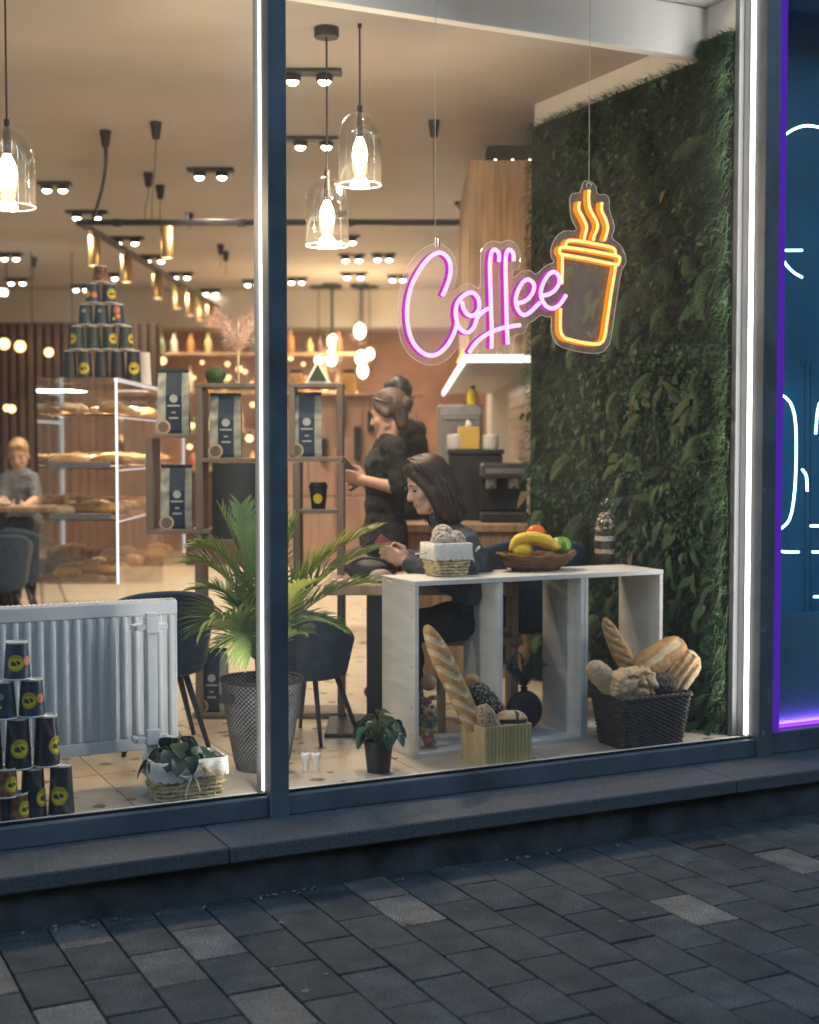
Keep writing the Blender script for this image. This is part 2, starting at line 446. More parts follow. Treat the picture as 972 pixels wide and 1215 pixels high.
# white reveal boards with led strips facing into the display
uv0 = U(atT(866,500,.12))
LEDC = (1.0,.97,.93); LEDE = 9.5; m_reveal = mat('grey reveal profile', (.14,.145,.15), rough=.5, var=.06, scale=3)
def led_edge(u0, u1, side, panel0, panel1, lit=True):
    o = fbox('led_strip', led_white, u0, u1, .012, .028, RZ+.01, ZT-.12, .002)
    fbox('reveal_panel', m_reveal, panel0, panel1, .006, .095, FZ, ZT-.09, .002)
    if lit: tall_led('led_light', (u0-.004 if side < 0 else u1+.004, FC+.030, (RZ+ZT)/2), (side*.75,.66,0), ZT-RZ-.15, LEDE, LEDC, store)
lr0, lr1 = U(atT(887.5,500,.02)), U(atT(891.2,500,.02))
led_edge(lr0, lr1, -1, lr1+.001, lr1+.014)
fbox('reveal_board', m_reveal, U(atT(868,500,.13)), U(atT(883,500,.13)), .10, .134, FZ, ZT-.09, .002)
ll0, ll1 = U(atT(309,500,.02)), U(atT(312.5,500,.02))
led_edge(ll0, ll1, -1, ll1+.001, uM0+.002)
led_edge(uM1+.014, uM1+.020, 1, uM1+.001, uM1+.013)  # hidden by the mullion: strip and lamp added to light the display
led_edge(UL+.10, UL+.106, 1, UL+.082, UL+.099)  # unseen strip and lamp, added at the pane's outer edge

# ---- facade above and beside the windows
m_fas = mat('facade cladding', (.06,.065,.075), rough=.6, var=.15, scale=3, bump=.2)
fas = MB(); fas.box(UL, uR1+8, FC-.08, FC+.25, ZT+.001, 6.5)
tag(fas.build('fascia_wall', m_fas, rot=(0,0,FANG)), 'dark cladding wall above the shop windows', 'wall')
fas = MB(); fas.box(UL-4, UL, FC-.08, FC+.25, -.02, 6.5)
tag(fas.build('pier_wall', m_fas, rot=(0,0,FANG)), 'dark cladding pier beside the shop window', 'wall')

fas = MB(); fas.box(uR1+1.98, uR1+8, FC-.08, FC+.25, -.02, ZT)
tag(fas.build('end_wall', m_fas, rot=(0,0,FANG)), 'dark cladding wall beyond the blue neighbouring window', 'wall')['kind'] = 'thing'
# ---- terrace across the street (dark, only mirrored in the glass)
ob_ = thing('opposite_building', 'dark terrace across the street mirrored faintly in the glass', 'building', (0,0,0), FANG)
m_opp = mat('dark brick', (.045,.042,.04), rough=.9, var=.3, scale=3, bump=.3)
MB().box(-26, 34, FC-18.0, FC-15.0, -.01, 9.5).build('wall', m_opp, ob_); MB().box(-26.3, 34.3, FC-18.2, FC-14.8, 9.501, 9.8).build('roof', m_fas, ob_)
wq = MB(); wq.box(-.5,.5,0,.05,-.8,.8); wqm = wq.mesh('window'); wqm.materials.append(mat('dark window glass',(.02,.025,.03),rough=.15))
wqm2 = wqm.copy(); wqm2.materials.clear(); wqm2.materials.append(emis('added window glow',(1.0,.80,.55),.30))  # unseen glowing panes, added for faint reflections in the shop glass
ro_ = random.Random(6)
for i in range(19):
    for z in (2.0,5.2,8.0): link('window', wqm2 if ro_.random() < .2 else wqm, ob_, (-24+i*3.1, FC-15.0, z))
bpy.data.objects['opposite_building']['kind'] = 'thing'

# ================================================================== neighbouring unit: blue window with violet led edge
led_violet = emis('violet led', (.17,.045,.85), .42)
led_magenta = emis('magenta led', (.42,.05,1.0), 2.0)
neon_ice = emis('ice blue neon', (.40,.84,1.0), 9.0)
nb = thing('neighbour_window', 'dark blue neighbouring window edged with violet light beside the right mullion', 'shop window', (0,0,0), FANG)
m_blueback = mat('blue backing panel', (.02,.20,.36), rough=.5, var=.25, scale=1.5)
m_frost = glassy('frosted film', (.1,.2,.3), rough=.3, haze=.88, hazecol=(.28,.50,.60))
nu0, nu1 = uR1, uR1+1.9
fbox('bottom_rail', m_frame, nu0, nu1, -.045, .0, ZB+.001, .30, .004, nb)
fbox('top_rail', m_frame, nu0, nu1, -.045, .05, ZT-.04, ZT, .004, nb)
fbox('mullion', m_frame, nu1, nu1+.08, -.065, .05, ZB, ZT, .004, nb)
fbox('glass_pane', m_glass, nu0+.03, nu1, -.004, .004, .302, ZT-.04, .001, nb)
fbox('violet_strip', led_violet, nu0+.006, nu0+.036, -.066, -.046, .302, ZT-.05, .002, nb)
fbox('magenta_strip', led_magenta, nu0+.031, nu1, .012, .02, .3025, .312, .002, nb)
fbox('magenta_strip', led_magenta, nu0+.031, nu1, .012, .02, ZT-.052, ZT-.042, .002, nb)
zfr = atT(945, 727, .03).z
fbox('frosted_panel', m_frost, nu0+.031, nu1, .022, .028, .302, zfr, .001, nb)
fbox('back_panel', m_blueback, nu0-.0, nu1+.1, .36, .38, .20, ZT, .001, nb)
fbox('blue_ceiling', m_blueback, nu0, nu1+.1, .02, .36, ZT-.06, ZT-.045, .001, nb)
fbox('floor_panel', m_blueback, nu0, nu1+.1, .02, .36, .22, .24, .001, nb)
fbox('side_panel', m_blueback, nu1+.08, nu1+.1, .02, .36, .24, 3.4, .001, nb)
def px_path(pts, t): 
    inv = Matrix.Rotation(-FANG, 4, 'Z'); return [inv @ atT(x, y, t) for x, y in pts]
for pts in ([(922,173),(932,160),(945,152),(958,149),(972,151),(985,156)],
            [(926,297),(940,297),(952,297)], [(928,306),(934,315),(942,323),(952,329)],
            [(927,468),(934,473),(940,482),(944,500),(945,530),(944,570),(941,600),(936,618),(926,628)],
            [(924,654),(936,655),(948,655)], [(962,624),(985,624)], [(964,655),(990,655)], [(966,708),(990,708)],
            [(952,557),(957,565),(958,583)], [(968,515),(972,480),(985,470)]):
    P = px_path(pts, .12)
    MB().tube(crom(P, 4), .0054, 8).build('neon_tube', neon_ice, nb, smooth=True)
vl = bpy.data.lights.new('violet_glow', 'AREA'); vl.shape = 'RECTANGLE'; vl.size = 1.8; vl.size_y = .006; vl.energy = 5.0/2**EXPO; vl.color = (.36,.10,1.0)
vo_ = bpy.data.objects.new('violet_glow', vl); COL.objects.link(vo_); vo_.parent = nb; vo_.location = (nu0+.95, FC+.014, .316); vo_.rotation_euler = (R(180-8), 0, 0)
for (x, y0, y1) in ((955,430,727),(962,430,727),(975,0,727)):
    P = px_path([(x,y0),(x,y1)], .2)
    MB().tube(P, .0022, 5).build('hanging_wire', m_gasket, nb)
for y in (582,748,871):
    P = px_path([(906,y)], -.066)[0]
    MB().bbox(P.x-.011, P.x+.011, FC-.0675, FC-.064, P.z-.012, P.z+.012, .001).build('clip', mat('clip grey',(.16,.19,.22)), store)

# ================================================================== shop shell
def floor_mat():
    m, n, l, b = _nt('terrazzo tile'); b.inputs['Roughness'].default_value = .32
    tc = n.new('ShaderNodeTexCoord'); ob = n.new('ShaderNodeObjectInfo')
    cb = n.new('ShaderNodeCombineXYZ'); sc_ = n.new('ShaderNodeVectorMath'); sc_.operation = 'SCALE'; sc_.inputs['Scale'].default_value = 53
    for k in (0, 1): l.new(ob.outputs['Random'], cb.inputs[k])
    l.new(cb.outputs[0], sc_.inputs[0]); ad = n.new('ShaderNodeVectorMath'); l.new(tc.outputs['Object'], ad.inputs[0]); l.new(sc_.outputs[0], ad.inputs[1])
    wp = n.new('ShaderNodeTexNoise'); wp.inputs['Scale'].default_value = 25; l.new(ad.outputs[0], wp.inputs['Vector'])
    mxw = n.new('ShaderNodeMixRGB'); mxw.inputs[0].default_value = .03; l.new(ad.outputs[0], mxw.inputs[1]); l.new(wp.outputs['Color'], mxw.inputs[2])
    vo = n.new('ShaderNodeTexVoronoi'); vo.inputs['Scale'].default_value = 7.0; vo.inputs['Randomness'].default_value = 1
    vo.voronoi_dimensions = '2D'; vo.feature = 'F1'; vo.distance = 'MINKOWSKI'; vo.inputs['Exponent'].default_value = 1.4
    l.new(mxw.outputs[0], vo.inputs['Vector'])
    # chip radius varies with the cell colour
    sp = n.new('ShaderNodeSeparateColor'); l.new(vo.outputs['Color'], sp.inputs[0])
    mr = n.new('ShaderNodeMapRange'); mr.inputs['From Min'].default_value = .25; mr.inputs['To Min'].default_value = 0.0; mr.inputs['To Max'].default_value = .26
    l.new(sp.outputs[0], mr.inputs['Value'])
    lt_ = n.new('ShaderNodeMath'); lt_.operation = 'LESS_THAN'; l.new(vo.outputs['Distance'], lt_.inputs[0]); l.new(mr.outputs[0], lt_.inputs[1])
    nz_ = n.new('ShaderNodeTexNoise'); nz_.inputs['Scale'].default_value = 6; nz_.inputs['Detail'].default_value = 8; l.new(ad.outputs[0], nz_.inputs['Vector'])
    r = n.new('ShaderNodeValToRGB'); r.color_ramp.elements[0].color = (.50,.41,.30,1); r.color_ramp.elements[1].color = (.66,.57,.44,1)
    l.new(nz_.outputs['Fac'], r.inputs['Fac'])
    ch = n.new('ShaderNodeValToRGB'); ch.color_ramp.elements[0].color = (.06,.05,.04,1); ch.color_ramp.elements[1].color = (.30,.20,.13,1); l.new(sp.outputs[1], ch.inputs['Fac'])
    mx = n.new('ShaderNodeMixRGB'); l.new(lt_.outputs[0], mx.inputs[0]); l.new(r.outputs[0], mx.inputs[1]); l.new(ch.outputs[0], mx.inputs[2])
    l.new(mx.outputs[0], b.inputs['Base Color'])
    return m
m_floor = floor_mat()
gf = MB(); gf.quad((-9,3.2,FZ-.012),(5,3.2,FZ-.012),(5,20,FZ-.012),(-9,20,FZ-.012))
# the slab edge follows the facade
pA, pB = F(UL-1, .012, 0), F(uR1-.02, .012, 0)
gf = MB(); gf._add([(pA.x,pA.y,FZ-.006),(pB.x,pB.y,FZ-.006),(5.5,20,FZ-.006),(-9,20,FZ-.006)], [(0,1,2,3)])
floor = struct(gf.build('floor', mat('floor grout', (.33,.28,.22), rough=.8)))
TS = .60
tile = MB(); tile.bbox(0, TS-.004, 0, TS-.004, -.02, 0, .0015); tme = tile.mesh('floor_tile'); tme.materials.append(m_floor)
for i in range(-6, 9):
    for k in range(0, 12):
        u = i*TS + .13; t = .06 + k*TS
        w = F(u+TS/2, t+TS/2, 0)
        if w.x < -4.5 or w.x > 2.2: continue
        if u > uv0+.02 and t < 1.85: continue
        o = link('floor_tile', tme, floor); o.location = F(u, t, FZ); o.rotation_euler = (0,0,FANG)
# far floor beyond the picked-apart tiles
gf = MB(); gf._add([(-9,10.5,FZ-.002),(5,10.5,FZ-.002),(5,20,FZ-.002),(-9,20,FZ-.002)], [(0,1,2,3)])
struct(gf.build('far_floor', m_floor))
# ceilings
c_ = MB(); a, b = F(UL-.5,.43,CZ), F(5.1,.43,CZ)
c_._add([(a.x,a.y,CZ),(b.x,b.y,CZ),(6.5,20,CZ),(-9,20,CZ),(a.x,a.y,CZ+.1),(b.x,b.y,CZ+.1),(6.5,20,CZ+.1),(-9,20,CZ+.1)], [(3,2,1,0),(4,5,6,7),(0,1,5,4),(1,2,6,5),(2,3,7,6),(3,0,4,7)])
struct(c_.build('ceiling', m_ceiling))
MBf = MB(); MBf.box(UL, uR1-.01, FC+.05, FC+.9, 3.66, 3.76); struct(MBf.build('ceiling_front', m_soffit, rot=(0,0,FANG)))
bm_ = MB(); bm_.bbox(UL, uv0+.09, FC+.38, FC+.45, 3.42, 3.655, .006); struct(bm_.build('beam', m_soffit, rot=(0,0,FANG)))
# right side wall (carries the moss panel)
w_ = MB(); w_.box(uv0+.055, uv0+.25, FC+.136, FC+1.935, 0.1, 3.656); struct(w_.build('wall_right', m_white, rot=(0,0,FANG)))
# back walls
w_ = MB(); w_.box(-9, 5, 18.0, 18.2, .1, CZ); struct(w_.build('wall_back', m_terracotta))
w_ = MB(); w_.box(-5.2, .75, 17.3, 17.98, 3.09, CZ-.002); struct(w_.build('bulkhead', m_bulk))
w_ = MB(); w_.box(-9, -8.8, 1.0, 18.0, .1, CZ); struct(w_.build('wall_left', m_terracotta))
w_ = MB(); w_.box(3.4, 3.6, 7.0, 18.0, .1, CZ); struct(w_.build('wall_far_right', m_white))
# ================================================================== display in the window
for nm in ('storefront_window','neighbour_window','plinth_wall','stone_sill','fascia_wall','pier_wall'):
    bpy.data.objects[nm]['kind'] = 'thing'
def base(px, py, z=FZ): return atZ(px, py, z)

# ---- paper cups, standing upside down ---------------------------------------------------------
m_cupnavy = mat('navy cup print', (.018,.045,.085), rough=.42, var=.25, scale=30)
m_cupblack = mat('charcoal cup print', (.020,.022,.030), rough=.42, var=.2, scale=25)
m_cupgreen = mat('dark green cup print', (.018,.045,.042), rough=.42, var=.2, scale=25)
m_cupbrown = mat('brown patterned cup', (.30,.13,.045), rough=.45, col2=(.07,.035,.02), scale=45, contrast=(.42,.58))
m_paper = mat('white cup board', (.75,.73,.69), rough=.6, var=.03)
m_badge = mat('yellow badge', (.80,.62,.03), rough=.5, var=.05)
m_badgeink = mat('badge ink', (.05,.05,.03), rough=.6)
m_coral = mat('coral print', (.75,.25,.10), rough=.5)
m_linep = mat('thin print', (.20,.16,.19), rough=.5)
m_greyp = mat('grey print', (.32,.32,.33), rough=.5)
def patch(mb, rb, rt, h, ac, zc, ra, off, n=18, inner=0.0):
    """round print on a cone wall: centre angle ac, height zc, radius ra metres"""
    rm = lerp(rb, rt, zc/h)
    def P(da, dz):
        z = zc+dz; r = lerp(rb, rt, z/h)+off; a = ac+da/rm
        return (r*math.cos(a), r*math.sin(a), z)
    if inner:
        vs = [P(ra*math.cos(2*PI*k/n), ra*math.sin(2*PI*k/n)) for k in range(n)] + [P(inner*math.cos(2*PI*k/n), inner*math.sin(2*PI*k/n)) for k in range(n)]
        mb._add(vs, [(k, (k+1) % n, n+(k+1) % n, n+k) for k in range(n)])
    else:
        vs = [P(0,0)] + [P(ra*f*math.cos(2*PI*k/n), ra*f*math.sin(2*PI*k/n)) for f in (.5,1) for k in range(n)]
        fs = [(0, 1+k, 1+(k+1) % n) for k in range(n)] + [(1+k, 1+n+k, 1+n+(k+1) % n, 1+(k+1) % n) for k in range(n)]
        mb._add(vs, fs)
def make_cup(label, loc, m, h, rb, rt, ang, group, badge=True, br=None, zb=None, extra=None, lines=False):
    t = thing('paper_cup', label, 'cup', loc, 0, group)
    n = 28
    bd = MB(); bd.lathe([(rb, .004),(lerp(rb,rt,.5), h*.5),(rt, h)], n, cap0=False, cap1=False); bd.build('cup_wall', m, t, True)
    rm_ = MB(); rm_.tube([((rb+.0012)*math.cos(2*PI*k/n), (rb+.0012)*math.sin(2*PI*k/n), .0032) for k in range(n)], .0032, 6, True)
    rm_.build('rim', m_paper, t, True)
    bs = MB(); bs.lathe([(rt+.0005,h-.006),(rt+.0008,h),(rt-.002,h+.0005),(rt-.0035,h-.006),(rt*.5,h-.007)], n, cap0=False); bs.build('base_disc', m_paper, t, True, auto=50)
    if badge:
        br = br or h*.16; zb = zb or h*.47
        b_ = MB(); patch(b_, rb, rt, h, ang, zb, br, .0009, 24); bo = b_.build('badge', m_badge, t, True)
        k_ = MB(); patch(k_, rb, rt, h, ang, zb, br*.90, .0014, 24, br*.84)
        for da, dz, rr in ((-.30,-.05,.30),(-.05,-.22,.16),(.32,.0,.22),(.18,.22,.12)):
            patch(k_, rb, rt, h, ang+da*br/lerp(rb,rt,.5), zb+dz*br, rr*br, .0014, 10)
        for j in range(7):
            aa = PI*(.25+.5*j/6); patch(k_, rb, rt, h, ang+.66*br*math.cos(aa)/lerp(rb,rt,.5), zb+.66*br*math.sin(aa), br*.07, .0014, 6)
        k_.build('badge_mark', m_badgeink, bo)
    if lines:
        l_ = MB()
        for j in range(5):
            a0 = ang+.15+j*.09
            pts = []
            for q in range(9):
                z = h*(.95-.85*q/8); r = lerp(rb,rt,z/h)+.0004; a = a0 - 1.5 + 1.9*q/8
                pts.append((r*math.cos(a), r*math.sin(a), z))
            l_.tube(pts, .0006, 4)
        l_.build('line_print', m_linep, t)
    if extra:
        for (da, zz, rr, mm) in extra:
            e_ = MB(); patch(e_, rb, rt, h, ang+da, zz*h, rr, .0008, 14); e_.build('round_print', mm, t)
    return t
p0 = base(73, 966); u0, t0 = U(p0), T(p0)
def facecam(p): return math.atan2(-p.y, -p.x)
TH, BH = .184, .136
PYR = [ # row, k, material, height, badge offset angle (None = no badge), label
 (0,0,'k',-.22,'charcoal paper cup with yellow badge at the right end of the pyramid base'),
 (0,1,'k',1.05,'charcoal paper cup second from right in the bottom row of the window pyramid'),
 (0,2,'k',2.4,'charcoal paper cup hidden behind the small brown cups in the window pyramid base'),
 (1,0,'k',.95,'charcoal cup in second pyramid row showing only a sliver of yellow badge'),
 (1,1,'k',.15,'charcoal cup in second pyramid row with its round badge facing out'),
 (1,2,'k',2.2,'charcoal cup cut by the photo edge in second row of window pyramid'),
 (2,0,'b',-.25,'navy cup in third pyramid row with yellow badge and coral dot'),
 (2,1,'b',None,'navy cup in third pyramid row with a pale grey square print'),
 (3,0,'b',-.1,'topmost navy cup with yellow badge crowning the window pyramid')]
for row, k, mm, off, lab in PYR:
    z = FZ + [0, TH, 2*TH, 2*TH+BH][row] + row*.0015
    u = u0 - .0505*row - .101*k; p = F(u, t0, z)
    tall = mm == 'k'
    a = facecam(p) + (off or 0)
    make_cup(lab, p, m_cupblack if tall else m_cupnavy, TH if tall else BH, .0475, .0375, a, 'paper cup pyramid by the radiator',
             badge=off is not None, br=.0335 if tall else .0295, zb=(.42 if tall else .46)*(TH if tall else BH), lines=tall,
             extra=[(1.05,.50,.017,m_coral)] if (mm == 'b' and off is not None) else ([(-.45,.62,.012,m_greyp),(-.2,.62,.012,m_greyp),(-.5,.35,.006,m_badge),(-.2,.34,.005,m_badge)] if mm == 'b' else None))
pb = base(22, 974)
make_cup('small brown patterned cup standing on the floor before the pyramid', pb, m_cupbrown, .104, .0395, .034, facecam(pb)+.75, 'small brown cups', br=.027)
pb2 = atT(8, 945, T(pb)); make_cup('small brown patterned cup balanced on the lower small cups', pb2, m_cupbrown, .104, .0395, .034, facecam(pb2)+.55, 'small brown cups', br=.027)
pb3 = F(U(pb)-.094, T(pb), FZ); make_cup('small brown cup at the photo edge under the upper small cup', pb3, m_cupbrown, .104, .0395, .034, facecam(pb3)+2, 'small brown cups', br=.027)

# ---- white panel radiator on a floor post ----------------------------------------------------
m_rad = mat('radiator enamel', (.60,.61,.61), rough=.55, var=.03, scale=4)
uA, uB = U(atT(-110,800,.40)), U(atT(212,800,.40))
zt, zb = atT(212,712,.40).z, atT(212,878,.40).z
zb = .40
rad = thing('radiator', 'white ribbed panel radiator standing in the window', 'radiator', F(uA,.40,zb), FANG)
W_, H_ = uB-uA, zt-zb
MB().bbox(0, W_, .012, .085, 0, H_, .006).build('panel', m_rad, rad)
MB().bbox(.002, W_-.002, .004, .012, H_-.055, H_-.002, .003).build('top_border', m_rad, rad)
MB().bbox(.002, W_-.002, .004, .012, .002, .05, .003).build('bottom_border', m_rad, rad)
rb_ = MB(); prof = [(-.0125,.012),(-.009,.003),(-.005,-.002),(.005,-.002),(.009,.003),(.0125,.012)]
zs = [.052,.066,H_-.072,H_-.057]; sc_ = [.3,1,1,.3]
vs = []; 
for z, s in zip(zs, sc_):
    for x, y in prof: vs.append((x, .012-(.012-y)*s, z))
n_ = len(prof); fs = [(k*n_+i, k*n_+i+1, (k+1)*n_+i+1, (k+1)*n_+i) for k in range(3) for i in range(n_-1)] + [(4,3,2,1,0,5)[::1], tuple(range(3*n_,4*n_))]
rb_._add(vs, fs); rme = rb_.mesh('rib'); rme.materials.append(m_rad); rme.polygons.foreach_set('use_smooth', [True]*len(rme.polygons)); rme.set_sharp_from_angle(angle=R(40))
ns = int(W_/.0465)
for i in range(ns): link('rib', rme, rad, (W_-.028-i*.0465, 0, 0))
gr = MB()
for i in range(int(W_/.02)): gr.box(.006+i*.02, .018+i*.02, .02, .078, H_, H_+.003)
gr.build('top_grille', m_rad, rad)
post = thing('radiator_post', 'pale metal floor post with clamps holding the radiator', 'post', base(181,940), FANG)
pz = .99-FZ
MB().bbox(-.020,.020,-.016,.016,.006,pz-.03,.003).build('upright', m_rad, post)
MB().bbox(-.062,.052,-.05,.045,0,.008,.002).build('foot_plate', m_rad, post)
for z in (.20, .635):
    MB().bbox(-.075,.06,-.022,.03,z,z+.022,.003).build('clamp', m_rad, post)
    MB().cyl((-.05,-.03,z+.011),(-.05,.03,z+.011),.014,10).build('bolt', m_rad, post)
    MB().bbox(-.026,.026,-.026,.02,z-.012,z+.05,.003).build('clamp_block', m_rad, post)

# ---- white box shelf ------------------------------------------------------------------------
m_shelf = mat('whitewashed board', (.66,.645,.60), rough=.55, var=.07, scale=3, stretch=(1,1,6), bump=.05, rnd=.03)
tS = .345; dS = .33
zS = atT(493, 690, tS).z
us_ = [U(atT(x, 780, tS)) for x in (492, 592, 689, 782)]
ue_ = U(atT(788, 780, tS))
shelf = thing('box_shelf', 'low white three-bay box shelf standing behind the window', 'shelf', F(us_[0], tS, FZ), FANG)
th = .021; hS = zS-FZ; xs_ = [u-us_[0] for u in us_]; xe_ = ue_-us_[0]
cuts = [0, xs_[1]+.021, xs_[2]+.022, xe_]
bays = []
for i, x in enumerate(xs_):
    MB().bbox(x, x+th, 0, dS, .0, hS-th-.001, .002).build('upright_panel', m_shelf, shelf)
MB().bbox(xs_[2]+th+.002, xs_[2]+2*th, .001, dS, .0, hS-th-.001, .002).build('upright_panel', m_shelf, shelf)
for a, b in ((0, xs_[2]+th), (xs_[2]+th+.0015, xs_[3]+th)):
    MB().bbox(a-.001, b+.001, -.001, dS+.001, hS-th, hS, .002).build('top_board', m_shelf, shelf)
for a, b in ((xs_[0]+th, xs_[1]), (xs_[1]+th, xs_[2]), (xs_[2]+2*th, xs_[3])):
    MB().bbox(a+.001, b-.001, .002, dS-.002, .0, th, .002).build('bottom_board', m_shelf, shelf)
for z in (.10, .22, .40, .62, .74):
    MB().cyl((0,0,0),(-.0012,0,0),.0042,8).build('screw', mat('screw steel',(.25,.24,.22),metal=.8,rough=.4), shelf, loc=(-.0006, .03, z*hS/.78))
def on_shelf(px, py): return atZ(px, py, zS)

# ---- weaving --------------------------------------------------------------------------------
def perim(w, d, r, n):
    """n points round a rounded rectangle, with normals"""
    out = []; segs = [(w-2*r), PI*r/2, (d-2*r), PI*r/2]*2; L = sum(segs)
    for i in range(n):
        s = L*i/n
        for k in range(8):
            if s <= segs[k]: break
            s -= segs[k]
        q = k//2
        ang = [-PI/2, 0, PI/2, PI][q]
        c = [(w/2-r,-d/2+r),(w/2-r,d/2-r),(-w/2+r,d/2-r),(-w/2+r,-d/2+r)][q]
        if k % 2 == 0:
            st = [(-w/2+r,-d/2),(w/2,-d/2+r),(w/2-r,d/2),(-w/2,d/2-r)][q]
            dr = [(1,0),(0,1),(-1,0),(0,-1)][q]; nrm = [(0,-1),(1,0),(0,1),(-1,0)][q]
            out.append(((st[0]+dr[0]*s, st[1]+dr[1]*s), nrm))
        else:
            a = ang + s/r; out.append(((c[0]+r*math.cos(a), c[1]+r*math.sin(a)), (math.cos(a), math.sin(a))))
    return out
def weave(w0, d0, w1, d1, h, rows, stakes, sr, amp, rad=.03, sq=(1,1), z0=0.0, seed=0):
    rr = random.Random(seed); mb = MB(); st = MB()
    stakes += (stakes % 2 == 0)
    for j in range(rows):
        f = (j+.5)/rows; w, d = lerp(w0,w1,f), lerp(d0,d1,f)
        P = perim(w, d, rad, stakes*2); pts = []
        for i, (p, n) in enumerate(P):
            o = amp*math.cos(PI*(i/2+j))
            pts.append((p[0]+n[0]*o, p[1]+n[1]*o, z0+f*h+rr.uniform(-1,1)*sr*.15))
        mb.tube(pts, sr, 6, True, sq=sq)
    for i in range(stakes):
        a = perim(w0,d0,rad,stakes*2)[(2*i) % (stakes*2)][0]; b = perim(w1,d1,rad,stakes*2)[(2*i) % (stakes*2)][0]
        st.tube([(a[0],a[1],z0),(b[0],b[1],z0+h)], sr*.6, 5)
    return mb, st
def inner_box(w0,d0,w1,d1,h,ins=.012):
    m_ = MB(); a,b,c,d = w0/2-ins,d0/2-ins,w1/2-ins,d1/2-ins
    m_._add([(-a,-b,.004),(a,-b,.004),(a,b,.004),(-a,b,.004),(-c,-d,h),(c,-d,h),(c,d,h),(-c,d,h)], [(0,1,2,3),(0,4,5,1),(1,5,6,2),(2,6,7,3),(3,7,4,0)])
    return m_

# ---- bread ----------------------------------------------------------------------------------
m_crust = mat('golden crust', (.62,.37,.13), rough=.55, col2=(.42,.20,.06), scale=26, bump=.9, bscale=170, contrast=(.3,.7))
m_flour = mat('floured crust', (.72,.56,.36), rough=.75, col2=(.50,.32,.15), scale=38, bump=.9, bscale=190)
m_crumb = mat('pale crumb', (.74,.56,.32), rough=.8, var=.08, scale=60, bump=.4)
m_rye = mat('dark rye crust', (.10,.075,.055), rough=.8, col2=(.035,.027,.02), scale=60, bump=.8, bscale=130)
m_seeded = mat('seeded crust', (.50,.35,.19), rough=.7, col2=(.17,.10,.06), scale=95, bump=.8, bscale=130, contrast=(.38,.55))
m_blackseed = mat('black seed crust', (.30,.27,.22), rough=.7, col2=(.02,.018,.016), scale=80, bump=.8, bscale=110, contrast=(.50,.64))
def bread(name, label, loc, rot, r, m, m2=None, scores=None, seed=0, rough_amp=.05, taper=0.0, pinch=None, group=None, lump=6, res=(72,56)):
    """loaf along local x; scores: list of (x0,y0,x1,y1,width) slashes on the +z side in units of r"""
    nu, nv = res
    mb = MB(); rx, ry, rz = r
    mb.ell((0,0,0), (1,1,1), nu, nv)
    def depth(x, y, z):
        if z < 0 or not scores: return 0
        best = 0
        for (x0,y0,x1,y1,w) in scores:
            dx, dy = x1-x0, y1-y0; L = dx*dx+dy*dy
            t = max(0, min(1, ((x-x0)*dx+(y-y0)*dy)/L)); dd = math.hypot((x-x0-t*dx)*rx, (y-y0-t*dy)*ry)/w
            best = max(best, min(1,(1-dd)*1.8)) if dd < 1 else best
        return best
    V = []; D = []
    for v in mb.v:
        z_, y_, x_ = v[0], v[1], v[2]              # sphere poles along x
        k = 1 - taper*abs(x_)
        s_ = (1-abs(x_)**3.2)**.5/max(1e-4,(1-x_*x_)**.5) if abs(x_) < .999 else 1.0
        y2, z2 = y_*k*min(s_,1.5), z_*k*min(s_,1.5)
        dp = depth(x_, y_, z_); D.append(dp)
        q = 1 + rough_amp*nz((x_*rx,y_*ry,z_*rz), lump/max(rx,ry), seed) + rough_amp*.5*nz((x_*rx,y_*ry,z_*rz), 3*lump/max(rx,ry), seed+5)
        if z2 < 0: z2 *= .75
        V.append((x_*rx*q, y2*ry*q, z2*rz*q - dp*rz*.22 + (0.0)))
    mb.v = V
    mb.mi = [1 if sum(D[i] for i in f)/len(f) > .35 else 0 for f in mb.f]
    me = mb.mesh(name); me.materials.append(m); me.materials.append(m2 or m)
    me.polygons.foreach_set('use_smooth', [True]*len(me.polygons))
    o = link(name, me); o.matrix_world = Matrix.Translation(loc) @ rot
    return tag(o, label, 'bread', group)
def axes(xdir, zdir):
    x = Vector(xdir).normalized(); z = Vector(zdir); z = (z - x*z.dot(x)).normalized(); y = z.cross(x)
    return Matrix((x, y, z)).transposed().to_4x4()
def loaf(name, label, pa, pb, t, thick, m, up=None, flat=.85, lift=0.0, **k):
    """loaf from photo point pa to pb on the facade-parallel plane t; thick = full width in metres"""
    a, b = atT(*pa, t), atT(*pb, t+k.pop('dt', 0.0))
    c = (a+b)/2; L = (b-a).length
    tocam = (CAMP-c).normalized()
    return bread(name, label, c, axes(b-a, up or tocam), (L/2, thick/2, thick/2*flat), m, **k)

# ---- dark wicker basket with loaves --------------------------------------------------------
m_wick = mat('dark wicker', (.055,.038,.032), rough=.45, var=.35, scale=40, rnd=.1)
pq = base(736, 891.5); ub, tb = U(pq), T(pq)
w0, d0, h0 = .330, .20, .238
bk = thing('wicker_basket', 'dark brown wicker basket filled with loaves beside the moss wall', 'basket', F(ub+w0/2+.022, tb+d0/2+.01, FZ), FANG)
mb, st = weave(w0, d0, w0+.055, d0+.06, h0-.012, 26, 58, .0052, .0045, .03, seed=2); mb.build('weave', m_wick, bk, True)['kind'] = 'stuff'; st.build('stakes', m_wick, bk)
rimw = MB()
for s_ in (0, 1, 2):
    P = perim(w0+.062, d0+.066, .034, 120)
    rimw.tube([(p[0]+n[0]*.006*math.cos(i*.8+s_*2.1), p[1]+n[1]*.006*math.cos(i*.8+s_*2.1), h0-.010+.007*math.sin(i*.8+s_*2.1)) for i,(p,n) in enumerate(P)], .0052, 6, True)
rimw.build('rim', m_wick, bk, True)
